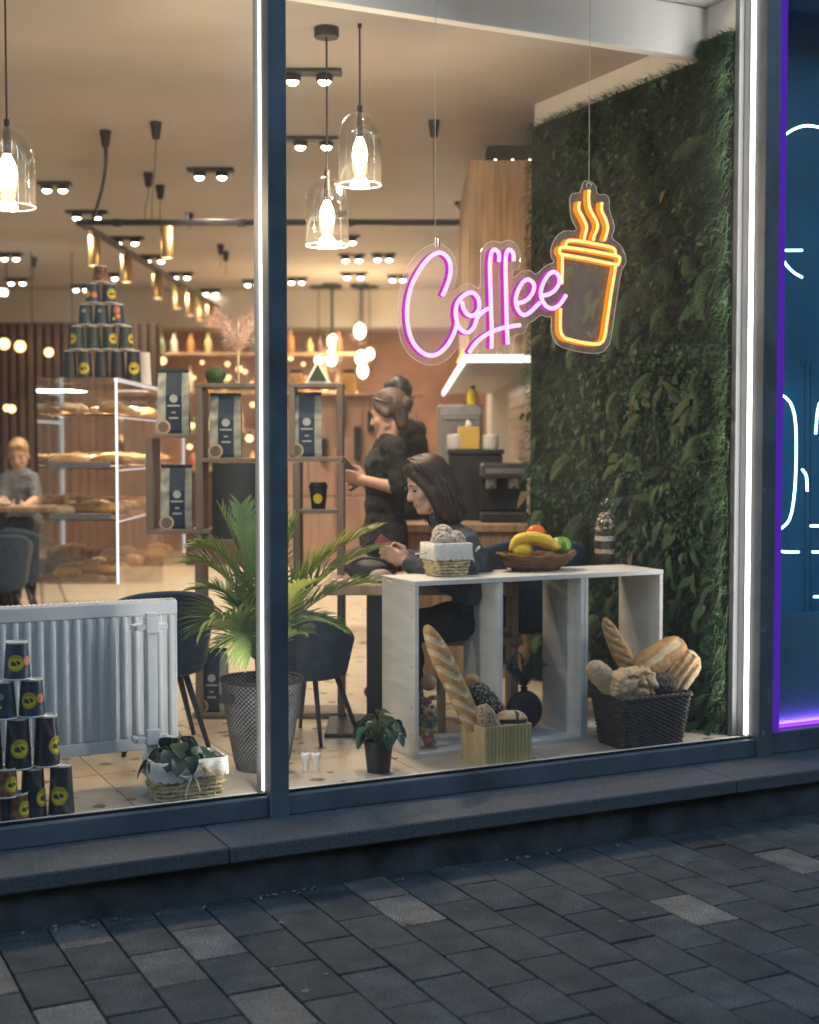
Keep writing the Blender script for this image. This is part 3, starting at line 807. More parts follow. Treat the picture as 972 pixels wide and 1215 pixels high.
inner_box(w0,d0,w0+.05,d0+.05,h0-.03).build('lining', m_wick, bk)
G = 'loaves in the dark wicker basket'
bt = tb + .12
loaf('bread_loaf', 'slim pointed floury loaf standing up out of the dark basket', (716,733), (762,822), bt+.07, .088, m_crust, m2=m_flour, scores=[(-.95+.26*i,-.5,-.72+.26*i,.4,.012) for i in range(7)], res=(56,110), taper=.25, seed=1, rough_amp=.05, group=G)
loaf('bread_loaf', 'plain pale oval roll leaning at the dark basket\'s outer corner', (699,787), (738,826), bt-.02, .105, m_flour, seed=2, rough_amp=.04, group=G)
loaf('bread_loaf', 'round crusty loaf with a crackled floury top at the basket front', (725,812), (778,812), bt-.07, .155, m_flour, m2=m_crust, scores=[(-.3,-.6,.1,.5,.012),(-.1,-.1,.7,-.3,.012),(.2,.6,.5,-.6,.01),(-.5,.3,.6,.5,.010)], seed=3, rough_amp=.13, lump=4, group=G)
loaf('bread_loaf', 'big smooth golden roll with one long slash atop the basket', (753,800), (812,764), bt+.03, .150, m_crust, m2=m_crumb, scores=[(-.7,.1,.75,.25,.02)], seed=4, rough_amp=.05, group=G)
loaf('bread_loaf', 'oval loaf with four deep slashes at the basket\'s moss wall side', (786,823), (824,775), bt-.01, .150, m_flour, m2=m_crust, scores=[(-.75,-.6+.4*i,.75,-.45+.4*i,.011) for i in range(4)], seed=5, rough_amp=.05, group=G)
loaf('bread_loaf', 'small dark rye bun tucked between the basket loaves', (765,812), (801,812), bt-.075, .105, m_rye, seed=6, rough_amp=.12, group=G)

# ---- slatted wooden crate with bread ---------------------------------------------------------
m_bam = mat('varnished bamboo', (.60,.44,.19), rough=.4, var=.15, scale=8, stretch=(5,5,.7), rnd=.12)
pq = base(575, 912.5); uc, tc_ = U(pq), T(pq)
wc = U(atT(631.5,905,tc_))-uc; dc = .20; hc = .172
cr = thing('wooden_crate', 'small yellow slatted wooden crate holding a baguette and rolls', 'crate', F(uc, tc_, FZ), FANG)
sl = MB(); ns_ = 13; sw = wc/ns_
sl.bbox(0, sw-.0015, 0, .007, 0, hc, .0015); sme = sl.mesh('slat'); sme.materials.append(m_bam)
for i in range(ns_):
    link('slat', sme, cr, (i*sw, 0, 0)); link('slat', sme, cr, (i*sw, dc-.007, 0))
for i in range(12):
    for x in (.007, wc):
        o = link('slat', sme, cr, (x-.0007, .008+i*(dc-.016)/12, 0), (0,0,PI/2))
MB().bbox(.0075,wc-.0075,.0075,dc-.0075,.004,.02,.001).build('base_board', m_bam, cr)
G = 'bread in the slatted crate'
ct = tc_ + .09
loaf('baguette', 'long pale baguette with slanted slashes leaning out of the crate', (505,741), (574,884), ct+.03, .092, m_crust, m2=m_crumb, flat=.9, scores=[(-.9+.27*i,-.55,-.66+.27*i,.55,.022) for i in range(7)], seed=8, rough_amp=.03, group=G, res=(56,190))
loaf('bread_loaf', 'brown seeded roll in the crate in front of the baguette', (571,836), (590,882), ct-.045, .085, m_seeded, seed=9, rough_amp=.06, group=G)
loaf('bread_loaf', 'black seed coated loaf lying behind the crate rolls', (561,812), (601,862), ct+.035, .098, m_blackseed, seed=10, rough_amp=.07, group=G)
loaf('bread_loaf', 'round floury bun with dark cross cuts at the crate\'s far end', (588,858), (625,858), ct-.02, .110, m_flour, m2=m_rye, scores=[(-.8,.05,.8,.1,.010),(.1,-.8,.15,.8,.010)], seed=11, rough_amp=.05, group=G)
loaf('bread_loaf', 'pinkish brown roll half hidden behind the black seeded loaf', (556,800), (572,838), ct+.075, .075, m_crust, seed=12, rough_amp=.05, group=G)

# ---- straw basket with lace liner and pothos -------------------------------------------------
m_straw = mat('pale straw', (.66,.54,.33), rough=.65, var=.25, scale=30, rnd=.1)
m_lace = mat('cream lace', (.74,.71,.64), rough=.85, var=.12, scale=180, bump=.5, bscale=240)
m_ribbon = mat('satin ribbon', (.72,.70,.66), rough=.35, var=.05)
m_gold = mat('gold ribbon', (.55,.40,.12), rough=.35, metal=.3, var=.1)
pq = base(187, 955); ub2, tb2 = U(pq), T(pq)
wS, dS2, hS2 = U(atT(267,944,tb2))-ub2, .165, .15
sb = thing('straw_basket', 'pale straw basket with lace edge and white bow by the radiator post', 'basket', F(ub2+wS/2, tb2+dS2/2+.006, FZ), FANG)
mb, st = weave(wS-.02, dS2-.02, wS+.012, dS2+.012, hS2, 9, 22, .0085, .006, .022, sq=(1,.75), seed=4); mb.build('weave', m_straw, sb, True)['kind'] = 'stuff'; st.build('stakes', m_straw, sb)
def lace_band(w, d, z0, z1, drop, r=.024, n=120, off=.0, wave=.008):
    m_ = MB(); P = perim(w, d, r, n); vs = []
    for i, (p, q) in enumerate(P):
        zb_ = z0 - wave*abs(math.sin(i*PI/4)) - drop*max(0, math.sin(i/n*2*PI*3+.6))*.4
        o = off + .002*math.sin(i*.9)
        for f in (0, .5, 1): vs.append((p[0]+q[0]*(o+.003*(1-f)), p[1]+q[1]*(o+.003*(1-f)), lerp(zb_, z1, f)))
        vs.append((p[0]-q[0]*.010, p[1]-q[1]*.010, z1+.002)); vs.append((p[0]-q[0]*.014, p[1]-q[1]*.014, z1-.05))
    fs = [(i*5+k, ((i+1) % n)*5+k, ((i+1) % n)*5+k+1, i*5+k+1) for i in range(n) for k in range(4)]
    m_._add(vs, fs); return m_
lace_band(wS+.030, dS2+.030, hS2-.055, hS2+.004, .03).build('lace_liner', m_lace, sb, True)
rbn = MB()
for s_ in (-1, 1):
    rbn.tube(crom([(.0,-.10,.105),(s_*.03,-.112,.122),(s_*.05,-.108,.108),(s_*.02,-.108,.098),(0,-.10,.105)],5), .006, 6, sq=(1,.3))
    rbn.tube(crom([(.0,-.10,.105),(s_*.012,-.110,.085),(s_*.022,-.108,.055),(s_*.03,-.106,.03+.01*s_)],5), .005, 6, sq=(1,.3))
rbn.M = xf((.035,0,.005)); rbn.build('bow', m_ribbon, sb, True)
gb = MB(); gb.tube(crom([(.045,-.112,.122),(.07,-.114,.105),(.10,-.112,.085),(.135,-.108,.07)],5), .009, 6, sq=(1,.25)); gb.tube(crom([(.045,-.112,.122),(.09,-.114,.118),(.13,-.11,.10)],5), .006, 6, sq=(1,.25)); gb.ell((.045,-.114,.124),(.012,.008,.010),10,6); gb.build('gold_ribbon', m_gold, sb, True)
# leaves
m_pothos = mat('dark glossy leaf', (.022,.065,.030), rough=.35, var=.35, scale=12, rnd=.35, spec=.5)
m_stem = mat('green stem', (.10,.15,.05), rough=.6)
m_soil = mat('potting soil', (.02,.014,.01), rough=.95, var=.4, scale=80, bump=.8)
def heart_leaf(L=.08, W=.06, fold=.25, curl=.3):
    mb = MB(); n = 8; vs = []
    for i in range(n+1):
        f = i/n; x = L*f
        w = W*.5*(math.sin(PI*min(1,f**.62))**.75) if 0 < f < 1 else 0.0
        if f < .18: w = W*.5*(f/.18)**.5*.86
        zc = -curl*L*f*f
        vs += [(x-(.10*L if f < .12 and f > 0 else 0), -w, zc+fold*w), (x, 0, zc), (x-(.10*L if f < .12 and f > 0 else 0), w, zc+fold*w)]
    fs = []
    for i in range(n): a = i*3; fs += [(a, a+1, a+4, a+3), (a+1, a+2, a+5, a+4)]
    mb._add(vs, fs); return mb
LEAF = heart_leaf().mesh('leaf'); LEAF.materials.append(m_pothos); LEAF.polygons.foreach_set('use_smooth',[True]*len(LEAF.polygons))
def leafy(root, n, R0, h0, h1, seed, size=(.8,1.3), stem_from=.0, me=None, spread=1.0):
    rr = random.Random(seed); st = MB()
    for i in range(n):
        a = i*2.4+rr.uniform(-.5,.5); q = math.sqrt((i+.5)/n)*R0*spread; z = lerp(h1, h0, (q/(R0*spread))**1.6)+rr.uniform(-.012,.012)
        p = Vector((q*math.cos(a), q*math.sin(a), z)); s = rr.uniform(*size)
        o = link('leaf', me or LEAF, root, p, (rr.uniform(-.4,.4), rr.uniform(.0,.6)+.5*q/R0, a+rr.uniform(-.5,.5))); o.scale = (s,s,s)
        st.tube(bez((q*.15*math.cos(a),q*.15*math.sin(a),stem_from),(q*.3*math.cos(a),q*.3*math.sin(a),lerp(stem_from,z,.6)),p*.8+Vector((0,0,z*.2)),p,5), .0022, 5)
    st.build('stems', m_stem, root)
pt = thing('pothos_plant', 'dark green leafy plant growing from the straw basket', 'plant', F(ub2+wS/2-.035, tb2+dS2/2+.006, FZ+.10), FANG)
MB().lathe([(.06,0),(.065,.02),(.0,.024)],16,cap1=False).build('soil', m_soil, pt)
leafy(pt, 22, .105, .05, .135, 5, (.85,1.4), .02)
for (x, y) in ((231,874),(205,885),(195,897),(216,892)):
    pass

# ---- small plant in black nursery pot --------------------------------------------------------
m_blackpot = mat('black plastic pot', (.012,.014,.018), rough=.5, var=.2)
pp = thing('potted_plant', 'small dark leafy plant in a black plastic pot on the floor', 'plant', base(449,919)+Vector((0,.05,0)), FANG)
pp.location.z = FZ
MB().lathe([(.047,0),(.060,.118),(.063,.118),(.063,.130),(.056,.130),(.054,.112),(0,.110)],20,cap1=False).build('pot', m_blackpot, pp, True, auto=30)
MB().lathe([(.054,.112),(.0,.116)],16,cap0=False,cap1=False).build('soil', m_soil, pp)
leafy(pp, 30, .092, .165, .255, 9, (.6,.95), .115)

# ---- two tiny white pots ---------------------------------------------------------------------
m_whitepl = mat('white plastic', (.70,.69,.66), rough=.4, var=.03)
for x, lab in ((362.5,'tiny white plastic pot standing on the palm pot side of its twin'),(375,'tiny white plastic pot standing nearer the black plant pot than its twin')):
    q = thing('tiny_pot', lab, 'pot', base(x, 914), FANG, 'tiny white pots')
    MB().lathe([(.010,0),(.012,.03),(.018,.040),(.0195,.062),(.0205,.064)],16,cap1=False).build('cup', m_whitepl, q, True, auto=40)
    MB().lathe([(.0208,.062),(.021,.070),(.016,.074),(.0,.074)],16,cap0=False,cap1=False).build('lid', m_whitepl, q, True, auto=40)
    MB().ell((0,0,.076),(.006,.006,.004),8,6).build('knob', mat('brown knob',(.28,.2,.12)), q, True)

# ---- candy jar inside the shelf --------------------------------------------------------------
m_jar = glassy('jar glass', (.97,.98,.97), 1.5)
cols = [(.62,.22,.26),(.60,.42,.15),(.12,.22,.2),(.55,.5,.42),(.35,.14,.10),(.62,.3,.34)]
cm = [mat('candy %d' % i, c, rough=.45, var=.1) for i, c in enumerate(cols)]
jp = base(505, 886, FZ+.021)
cj = thing('candy_jar', 'tall glass candy jar with round wooden stopper inside the box shelf', 'jar', F(max(U(jp), us_[0]+th+.052), tS+.085, FZ+.0215), FANG)
MB().lathe([(.040,0),(.044,.01),(.044,.235),(.036,.255),(.034,.265)],22,cap1=False).build('glass', m_jar, cj, True)
MB().ell((0,0,.288),(.037,.037,.036),16,10).build('stopper', mat('turned beech',(.45,.27,.14),rough=.5), cj, True)
rr = random.Random(4)
swt = MB(); swt.ell((0,0,0),(.0105,.0105,.0095),8,6); sms = []
for m_ in cm:
    q = swt.mesh('sweet'); q.materials.append(m_); q.polygons.foreach_set('use_smooth',[True]*len(q.polygons)); sms.append(q)
for i in range(95):
    a, q = rr.uniform(0,6.28), .031*math.sqrt(rr.random()); z = .011+.215*i/95
    sm_ = sms[int(z*22) % 6] if rr.random() < .6 else rr.choice(sms)
    o = link('sweet', sm_, cj, (q*math.cos(a), q*math.sin(a), z)); s = rr.uniform(.85,1.5); o.scale = (s,s,s*.85)

# ---- round flat vase with a sprig -----------------------------------------------------------
m_vase = mat('matt black ceramic', (.020,.024,.028), rough=.7, var=.15)
vp = base(628, 884, FZ+.0215)
va = thing('round_vase', 'flat round black vase standing in the middle bay of the shelf', 'vase', F((us_[1]+us_[2])/2+.03, tS+.19, FZ+.0215), FANG)
prof = [(.0,-.028),(.06,-.028),(.088,-.018),(.095,0),(.088,.018),(.06,.028),(.0,.028)]
vb = MB(); vb.M = Matrix.Translation((0,0,.1)) @ Matrix.Rotation(PI/2,4,'X'); vb.lathe([(max(r,.0005),z) for r,z in prof],28); vb.M=None
vb.build('body', m_vase, va, True, auto=60)
MB().lathe([(.016,.188),(.015,.205),(.019,.21)],14,cap1=False).build('neck', m_vase, va, True)
spg = thing('green_sprig', 'needle-leaved green sprig standing in the round black vase', 'plant', va.location+Vector((0,0,.19)), FANG)
m_fir = mat('blue green needle', (.03,.075,.055), rough=.6, var=.3)
rr = random.Random(12)
for i in range(11):
    a = rr.uniform(0,6.28); L = rr.uniform(.10,.19); lean = rr.uniform(.15,.75)
    tip = Vector((math.cos(a)*math.sin(lean)*L*1.0, math.sin(a)*math.sin(lean)*L*.6, math.cos(lean)*L))
    pts = bez((0,0,0), (0,0,L*.35), tip*.7, tip, 8); tw = MB(); tw.tube(pts, .0016, 5)
    for p, q in zip(pts[2:], pts[1:-1]):
        d = (p-q).normalized()
        for k in range(9):
            b = rr.uniform(0,6.28); e = d.orthogonal().normalized(); e.rotate(Matrix.Rotation(b,3,d))
            tw.tube([p-(p-q)*rr.random(), p+(d*.6+e)*rr.uniform(.018,.03)], [.0016,.0004], 3)
    tw.build('twig', m_fir, spg)

# ---- things on top of the shelf ---------------------------------------------------------------
bp = on_shelf(530, 684)
b3 = thing('lined_basket', 'small chip basket with lace lining holding yarn balls on the shelf', 'basket', bp+Vector((0,.055,0)), FANG+R(-4)); b3.location.z = zS
w3, d3, h3 = .150, .14, .135
mb, st = weave(w3-.012, d3-.012, w3+.02, d3+.02, h3*.62, 6, 20, .0095, .0045, .012, sq=(1,.55), seed=6); mb.build('weave', m_straw, b3, True)['kind'] = 'stuff'; st.build('stakes', m_straw, b3)
lace_band(w3+.036, d3+.036, h3*.60, h3+.012, .0, .016, 96, wave=.008).build('lace_lining', m_lace, b3, True)
inner_box(w3-.01,d3-.01,w3+.02,d3+.02,h3).build('lining', m_lace, b3)
hd = MB(); hd.tube([( .105,0,.10),(.135,-.01,.105),(.16,-.012,.125)], .006, 6); hd.tube([(-.095,0,.105),(-.125,.0,.100),(-.15,.0,.100)], .005, 6)
hd.tube(crom([(.10,-.03,.10),(.125,-.02,.06),(.115,.02,.02),(.10,.03,.06)],6), .005, 6); hd.build('cord_handle', m_lace, b3, True)
m_yarn = mat('oatmeal yarn', (.58,.50,.43), rough=.95, var=.18, scale=60, bump=.6, sheen=.3)
rr = random.Random(21)
for (x, y, z, q, lab) in ((-.035,-.02,.15,.046,'oatmeal yarn ball at the front of the lined basket'),(.045,.0,.152,.045,'oatmeal yarn ball at the moss wall side of the lined basket'),(.0,.035,.178,.046,'oatmeal yarn ball piled on top in the lined basket')):
    yb = thing('yarn_ball', lab, 'yarn', b3.location + Matrix.Rotation(FANG,3,'Z') @ Vector((x,y,z)), rr.uniform(0,6), 'yarn balls in the lined basket')
    MB().ell((0,0,0),(q*.93,)*3,18,12).build('core', m_yarn, yb, True)
    wr = MB()
    for k in range(16):
        ax = Vector((rr.gauss(0,1),rr.gauss(0,1),rr.gauss(0,.6))).normalized(); e1 = ax.orthogonal().normalized(); e2 = ax.cross(e1); off = rr.uniform(-.55,.55)
        rr2 = q*math.sqrt(1-off*off)
        wr.tube([ax*off*q + e1*rr2*math.cos(j*PI/10) + e2*rr2*math.sin(j*PI/10) for j in range(20)], .0042, 5, True)
    wr.build('strands', m_yarn, yb, True)
# fruit bowl
m_bowl = mat('coconut husk', (.24,.13,.065), rough=.8, col2=(.12,.06,.03), scale=22, bump=.9, bscale=90)
fp = on_shelf(638, 678); fb = thing('fruit_bowl', 'shallow brown husk bowl heaped with fruit on the white shelf', 'bowl', fp+Vector((0,.065,0)), FANG); fb.location.z = zS
bw = MB(); bw.lathe([(.03,0),(.085,.004),(.125,.03),(.155,.060),(.158,.066),(.150,.064),(.115,.035),(.05,.016),(.0,.014)],36,cap1=False,sy=.62)
bw.v = [(x*1.24,y*1.24,z) for x,y,z in bw.v]
bw.v = [(x*(1+.03*nz((x,y,z),18)), y*(1+.03*nz((x,y,z),18)), z+(.012*(x/.15)**2 if z > .05 else 0)+.006*nz((x,y,0),25)*(z/.09)) for x,y,z in bw.v]
bw.build('husk', m_bowl, fb, True)
for (q, z) in ((.112,.010),(.136,.022),(.156,.035),(.174,.048),(.188,.060),(.197,.069)):
    MB().tube([(q*math.cos(k*PI/30)*(1+.012*math.sin(k*2.9)), q*.62*math.sin(k*PI/30)*(1+.012*math.sin(k*2.9)), z+.004*math.sin(k*1.3)+.012*(q/.197*math.cos(k*PI/30))**2*(z/.07)) for k in range(60)], .0078, 6, True).build('coil', m_bowl, fb, True)
BS = 1.24
def in_bowl(x, y, z): return fb.location + Matrix.Rotation(FANG,3,'Z') @ Vector((x*BS,y*BS,z+.012))
m_ban = mat('banana skin', (.83,.60,.06), rough=.45, var=.12, scale=10); m_bant = mat('banana tip', (.22,.16,.05), rough=.6)
def banana(lab, P, r):
    pts = crom(P, 6); n = len(pts); rs = []
    for i in range(n):
        f = i/(n-1); rs.append(r*min(1, .35+2.6*min(f,1-f)) if 0 < i < n-1 else r*.25)
    t = thing('banana', lab, 'fruit', pts[n//2], 0, 'fruit in the bowl'); o = t.location
    MB().tube([p-o for p in pts], rs, 7).build('skin', m_ban, t, True)
    MB().tube([pts[0]-o, pts[0]-o+(pts[0]-pts[1]).normalized()*.018], [r*.3,r*.22], 6).build('stalk', m_bant, t)
banana('large banana arching over the front of the fruit bowl', [in_bowl(-.125,-.02,.085),in_bowl(-.10,-.03,.135),in_bowl(-.045,-.055,.150),in_bowl(.01,-.08,.125),in_bowl(.035,-.078,.095)], .024)
banana('smaller banana lying behind the large one in the bowl', [in_bowl(-.06,.0,.12),in_bowl(-.02,-.02,.125),in_bowl(.04,-.05,.105),in_bowl(.075,-.05,.098)], .022)
def dimple(v, c, r, s): return v
lm = thing('lemon', 'yellow lemon under the large banana in the bowl', 'fruit', in_bowl(-.078,-.030,.088), FANG, 'fruit in the bowl')
le = MB(); le.ell((0,0,0),(.046,.038,.037),20,14); le.v = [(x*(1+.25*max(0,abs(x)/.04-.75)),y,z) for x,y,z in le.v]; le.build('rind', mat('lemon rind',(.85,.62,.04),rough=.4,bump=.3,bscale=200,var=.08), lm, True)
MB().ell((.046,0,0),(.005,.006,.006),8,6).build('tip', m_bant, lm, True)
ap = thing('apple', 'green apple at the right end of the fruit bowl', 'fruit', in_bowl(.095,-.02,.100), FANG, 'fruit in the bowl')
ae = MB(); ae.ell((0,0,0),(.050,.050,.046),22,14); ae.v = [(x,y,z-.016*math.exp(-(x*x+y*y)/.0002)*(1 if z>0 else -1)) for x,y,z in ae.v]; ae.build('skin', mat('green apple skin',(.22,.42,.05),rough=.3,var=.25,scale=20), ap, True)
MB().tube([(0,0,.02),(.003,0,.045)],.0018,5).build('stalk', m_bant, ap)
og = thing('orange_pepper', 'orange red pepper behind the bananas in the fruit bowl', 'fruit', in_bowl(.015,.03,.150), FANG, 'fruit in the bowl')
oe = MB(); oe.ell((0,0,0),(.046,.042,.050),24,14); oe.v = [(x*(1+.10*math.cos(4*math.atan2(y,x))),y*(1+.10*math.cos(4*math.atan2(y,x))),z) for x,y,z in oe.v]; oe.M=None
oe.build('skin', mat('orange pepper skin',(.80,.16,.03),rough=.3,var=.1), og, True, rot=(.4,.5,0)); MB().tube([(.01,0,.03),(.02,0,.06)],[.005,.003],6).build('stalk', m_stem, og)
pk = thing('peach', 'pink peach behind the green apple in the fruit bowl', 'fruit', in_bowl(.065,.035,.115), FANG, 'fruit in the bowl')
MB().ell((0,0,0),(.037,.037,.035),18,12).build('skin', mat('peach skin',(.70,.30,.25),rough=.6,col2=(.78,.48,.25),scale=14), pk, True); MB().ell((0,0,.034),(.004,.004,.004),6,4).build('stalk', m_bant, pk)
# layered jar bottle
gp = on_shelf(719, 669); gj = thing('layered_bottle', 'clear bottle layered with chocolates and a ring cap on the shelf', 'bottle', gp+Vector((0,.045,0)), FANG); gj.location.z = zS; gj.scale = (1.12,1.12,1.06)
MB().lathe([(.044,0),(.047,.006),(.047,.185),(.044,.215),(.030,.245),(.022,.255),(.022,.262)],24,cap1=False).build('glass', m_jar, gj, True)
lay = [(0.004,.045,(.045,.03,.022)),(.046,.066,(.72,.50,.44)),(.067,.105,(.05,.028,.02)),(.106,.128,(.72,.70,.64)),(.129,.150,(.10,.05,.03))]
for a, b, c in lay:
    q = MB(); q.lathe([(.0435,a),(.0435,b)],22); q.v = [(x,y,z+.003*nz((x,y,z),60)) for x,y,z in q.v]; q.build('layer', mat('layer %.2f %.2f' % c[:2], c, rough=.7, var=.4, scale=120, bump=.8, bscale=160), gj)
rr = random.Random(31); choc = [mat('brown choc',(.09,.04,.02),rough=.35), mat('cream choc',(.66,.56,.44),rough=.4), mat('rose choc',(.5,.22,.2),rough=.4), mat('leaf choc',(.08,.12,.05),rough=.5)]
cb = MB(); cb.ell((0,0,0),(.0088,.0088,.0072),8,6); cms = []
for m_ in choc:
    q = cb.mesh('chocolate'); q.materials.append(m_); q.polygons.foreach_set('use_smooth',[True]*len(q.polygons)); cms.append(q)
for i in range(80):
    a = rr.uniform(0,6.28); z = .150+.085*i/80; q = (.036 if z < .205 else .022)*math.sqrt(rr.uniform(.3,1)); o = link('chocolate', cms[rr.choice((0,1,1,1,2,3))], gj, (q*math.cos(a), q*math.sin(a), z))
rg = MB(); rg.lathe([(.025,.255),(.025,.275),(.016,.283),(.0,.285)],18,cap1=False); rg.build('cap', mat('dark cap',(.06,.05,.045),rough=.3,metal=.6), gj, True)
rg = MB(); rg.M = Matrix.Translation((.012,-.018,.285)); rg.tube([(.02*math.cos(k*PI/10),0,.02*math.sin(k*PI/10)) for k in range(20)],.0035,6,True); rg.M=None; rg.build('ring_handle', mat('chrome',(.8,.8,.8),metal=1,rough=.12), gj, True)
# ================================================================== neon sign
m_pinkcore = emis('pink neon core', (1.0,.17,.66), 5.4)
m_pinkside = emis('magenta neon side', (.72,.04,.60), .85)
m_orgcore = emis('orange neon core', (1.0,.20,.062), 6.4)
m_orgside = emis('amber neon side', (1.0,.26,.004), 1.25)
m_acryl = glassy('clear acrylic', (.985,.98,.98), 1.49, haze=.075, hazecol=(.9,.9,.95))
m_aedge = glassy('acrylic edge', (.9,.9,.9), 1.49, haze=.6, hazecol=(.95,.95,.95))
TN = .20
def z1(P): return [(470+x/6.075, 280+y/6.075) for x, y in P]
def z2(P): return [(590+x/9.72, 280+y/9.72) for x, y in P]
def z3(P): return [(640+x/8.1, 200+y/8.1) for x, y in P]
def z4(P): return [(640+x/8.1, 280+y/8.1) for x, y in P]
sign = thing('neon_sign', 'hanging neon sign reading Coffee in pink beside an orange steaming cup', 'neon sign', F(0,0,0), FANG)
sign.location = (0,0,0)
def npath(P, t, n=7): return crom(px_path(P, t), n)
def neon(P, core, side, r, closed=False, deep=.030, n=7):
    pts = crom(px_path(P, TN), n, closed)
    MB().tube(pts, r, 8, closed).build('neon_tube', core, sign, True)
    # silicone body behind the lit face
    mb = MB(); N = len(pts); vs = []
    for p in pts: vs += [p+Vector((0,.004,0)), p+Vector((0,deep,0))]
    fs = [(2*i, 2*((i+1) % N), 2*((i+1) % N)+1, 2*i+1) for i in range(N if closed else N-1)]
    mb._add(vs, fs); o = mb.build('neon_body', side, sign)
    sd = o.modifiers.new('thick','SOLIDIFY'); sd.thickness = r*(3.0 if core is m_orgcore else 2.3); sd.offset = 0
    return o
pk = dict(core=m_pinkcore, side=m_pinkside, r=.0085)
neon(z1([(335,430),(370,350),(393,260),(385,180),(345,130),(300,122),(235,160),(160,260),(105,380),(80,520),(85,640),(115,750),(170,825),(235,860),(300,850),(360,800),(405,730),(435,650),(436,600),(430,560),(440,490),(475,440),(520,412),(560,412),(592,450),(600,500),(590,545),(550,575),(510,560),(485,520),(475,470)]), **pk)
neon(z1([(434,590),(450,650),(490,690),(530,690),(565,650),(585,590),(610,560),(650,530),(680,522)]), **pk)
neon(z1([(742,185),(742,130),(715,98),(690,115),(678,180),(678,300),(684,500),(690,700),(688,810)]), **pk)
neon(z1([(848,180),(845,125),(820,100),(800,115),(790,180),(792,350),(797,600),(805,780)]), **pk)
neon(z1([(528,840),(560,790),(610,740),(690,690),(780,660),(895,642)]), **pk)
for P in ([(235,775),(310,755),(380,700),(425,610),(415,540),(360,502),(300,530),(250,610),(215,720),(225,810),(265,885),(320,910),(390,870),(450,810),(490,770)],
          [(520,690),(600,670),(670,620),(715,540),(710,460),(660,415),(600,440),(545,520),(505,630),(515,730),(570,810),(640,835),(710,800),(760,740),(795,680)]):
    neon(z2(P), **pk)
og_ = dict(core=m_orgcore, side=m_orgside, r=.0062)
neon(z3([(387,320),(380,390),(420,470),(455,560),(440,640),(430,690)]), **og_)
neon(z3([(480,205),(475,300),(495,400),(550,500),(560,570),(530,640),(522,690)]), **og_)
neon(z3([(602,325),(600,400),(640,490),(658,570),(640,650),(625,690)]), **og_)
neon(z4([(250,100),(265,60),(300,42),(420,52),(560,80),(680,105),(725,130),(732,180)]), **og_)
neon(z4([(215,110),(260,108),(480,140),(740,190),(772,220),(762,262),(730,272),(480,222),(240,180),(200,165),(195,130)]), closed=True, **og_)
neon(z4([(222,185),(222,300),(218,460)]), **og_)
neon(z4([(205,695),(203,800),(205,910),(240,975),(310,1000),(420,1025),(540,1038),(595,1025),(628,970),(655,800),(690,560),(735,290)]), **og_)
OUT = z1([(280,55),(170,110),(60,260),(15,480),(20,700),(80,840),(180,915),(270,930),(370,890),(460,790),(490,845),(560,860),(600,825),(640,870),(690,875),(740,835),(790,865),(840,830),(855,720),(920,700),(945,640)]) + \
  [(627,384),(634,380),(641,374),(648,376),(654,377),(654,391),(657,403),(665,411),(680,416),(699,419),(714,418),(721,411),(725,400),(731,360),(737,323),(742,313),(742,303),(736,291),(726,282),(729,269),(723,249),(723,238),(719,231),(709,230),(707,221),(700,215),(692,216),(688,228),(679,230),(676,239),(678,259),(684,273),(670,274),(660,281),(654,294),(654,305),(657,311),(648,315),(636,325),(629,321),(619,322),(609,330),(608.5,321),(615,319),(618,306),(614,292),(607,286),(600,285),(595,288),(585,286),(575,291),(570,305),(569.6,341),(559,337),(549,338),(539,344),(542,321),(539,305),(529,293)]
op = crom(px_path(OUT, TN+.034), 3, True)
mb = MB(); mb.poly([(p.x, p.z) for p in op], .005, y0=op[0].y); mb.build('acrylic_backing', m_acryl, sign)
MB().tube([p+Vector((0,-.002,0)) for p in op], .0013, 5, True).build('backing_edge', m_aedge, sign)
m_cord = mat('clear cord', (.55,.53,.50), rough=.4, var=.05)
m_steel = mat('brushed steel', (.55,.55,.56), metal=.9, rough=.3, var=.08, scale=20)
for (x, y) in ((516.5,289),(699,216)):
    a = px_path([(x,y)], TN+.032)[0]; b = Vector((a.x, a.y, 3.658))
    MB().tube([a, b], .0016, 6).build('hanging_cord', m_cord, sign)
hk = px_path([(519,288)], TN+.03)[0]; MB().bbox(hk.x-.010,hk.x-.003,hk.y-.006,hk.y+.006,hk.z-.018,hk.z+.016,.001).bbox(hk.x+.003,hk.x+.010,hk.y-.006,hk.y+.006,hk.z-.018,hk.z+.016,.001).build('clamp', m_steel, sign)
hk = px_path([(699,220)], TN+.03)[0]; MB().tube([hk+Vector((.012*math.cos(k*.6),0,.012*math.sin(k*.6))) for k in range(11)], .002, 5).tube([hk+Vector((-.025,0,.016)),hk+Vector((.0,0,.012)),hk+Vector((-.005,-.004,.03))],.0016,5).build('wire_loop', m_steel, sign)

# ================================================================== moss and leaf wall
m_mossback = mat('dark moss felt', (.012,.022,.010), rough=.95, var=.4, scale=30, bump=.8)
greens = [mat('moss green %d' % i, c, rough=.65, var=.4, scale=7, spec=.25) for i, c in enumerate([(.021,.050,.022),(.040,.090,.034),(.021,.057,.045),(.066,.092,.028),(.058,.122,.052)])]
gu = uv0 + .03                                   # face of the panel, facing -u
GT0, GT1, GZ0, GZ1 = .137, 1.93, FZ+.005, 3.415
moss = thing('moss_wall', 'tall living wall of dark moss and fern leaves behind the neon cup', 'plant wall', F(gu, 0, 0), FANG)
MB().bbox(.0,.024,GT0,GT1,GZ0,GZ1,.004).build('backing_board', m_mossback, moss)
rg = random.Random(5)
def dens(t, z): return nz((t*1.5, z*1.1, 3.1), 1.0)
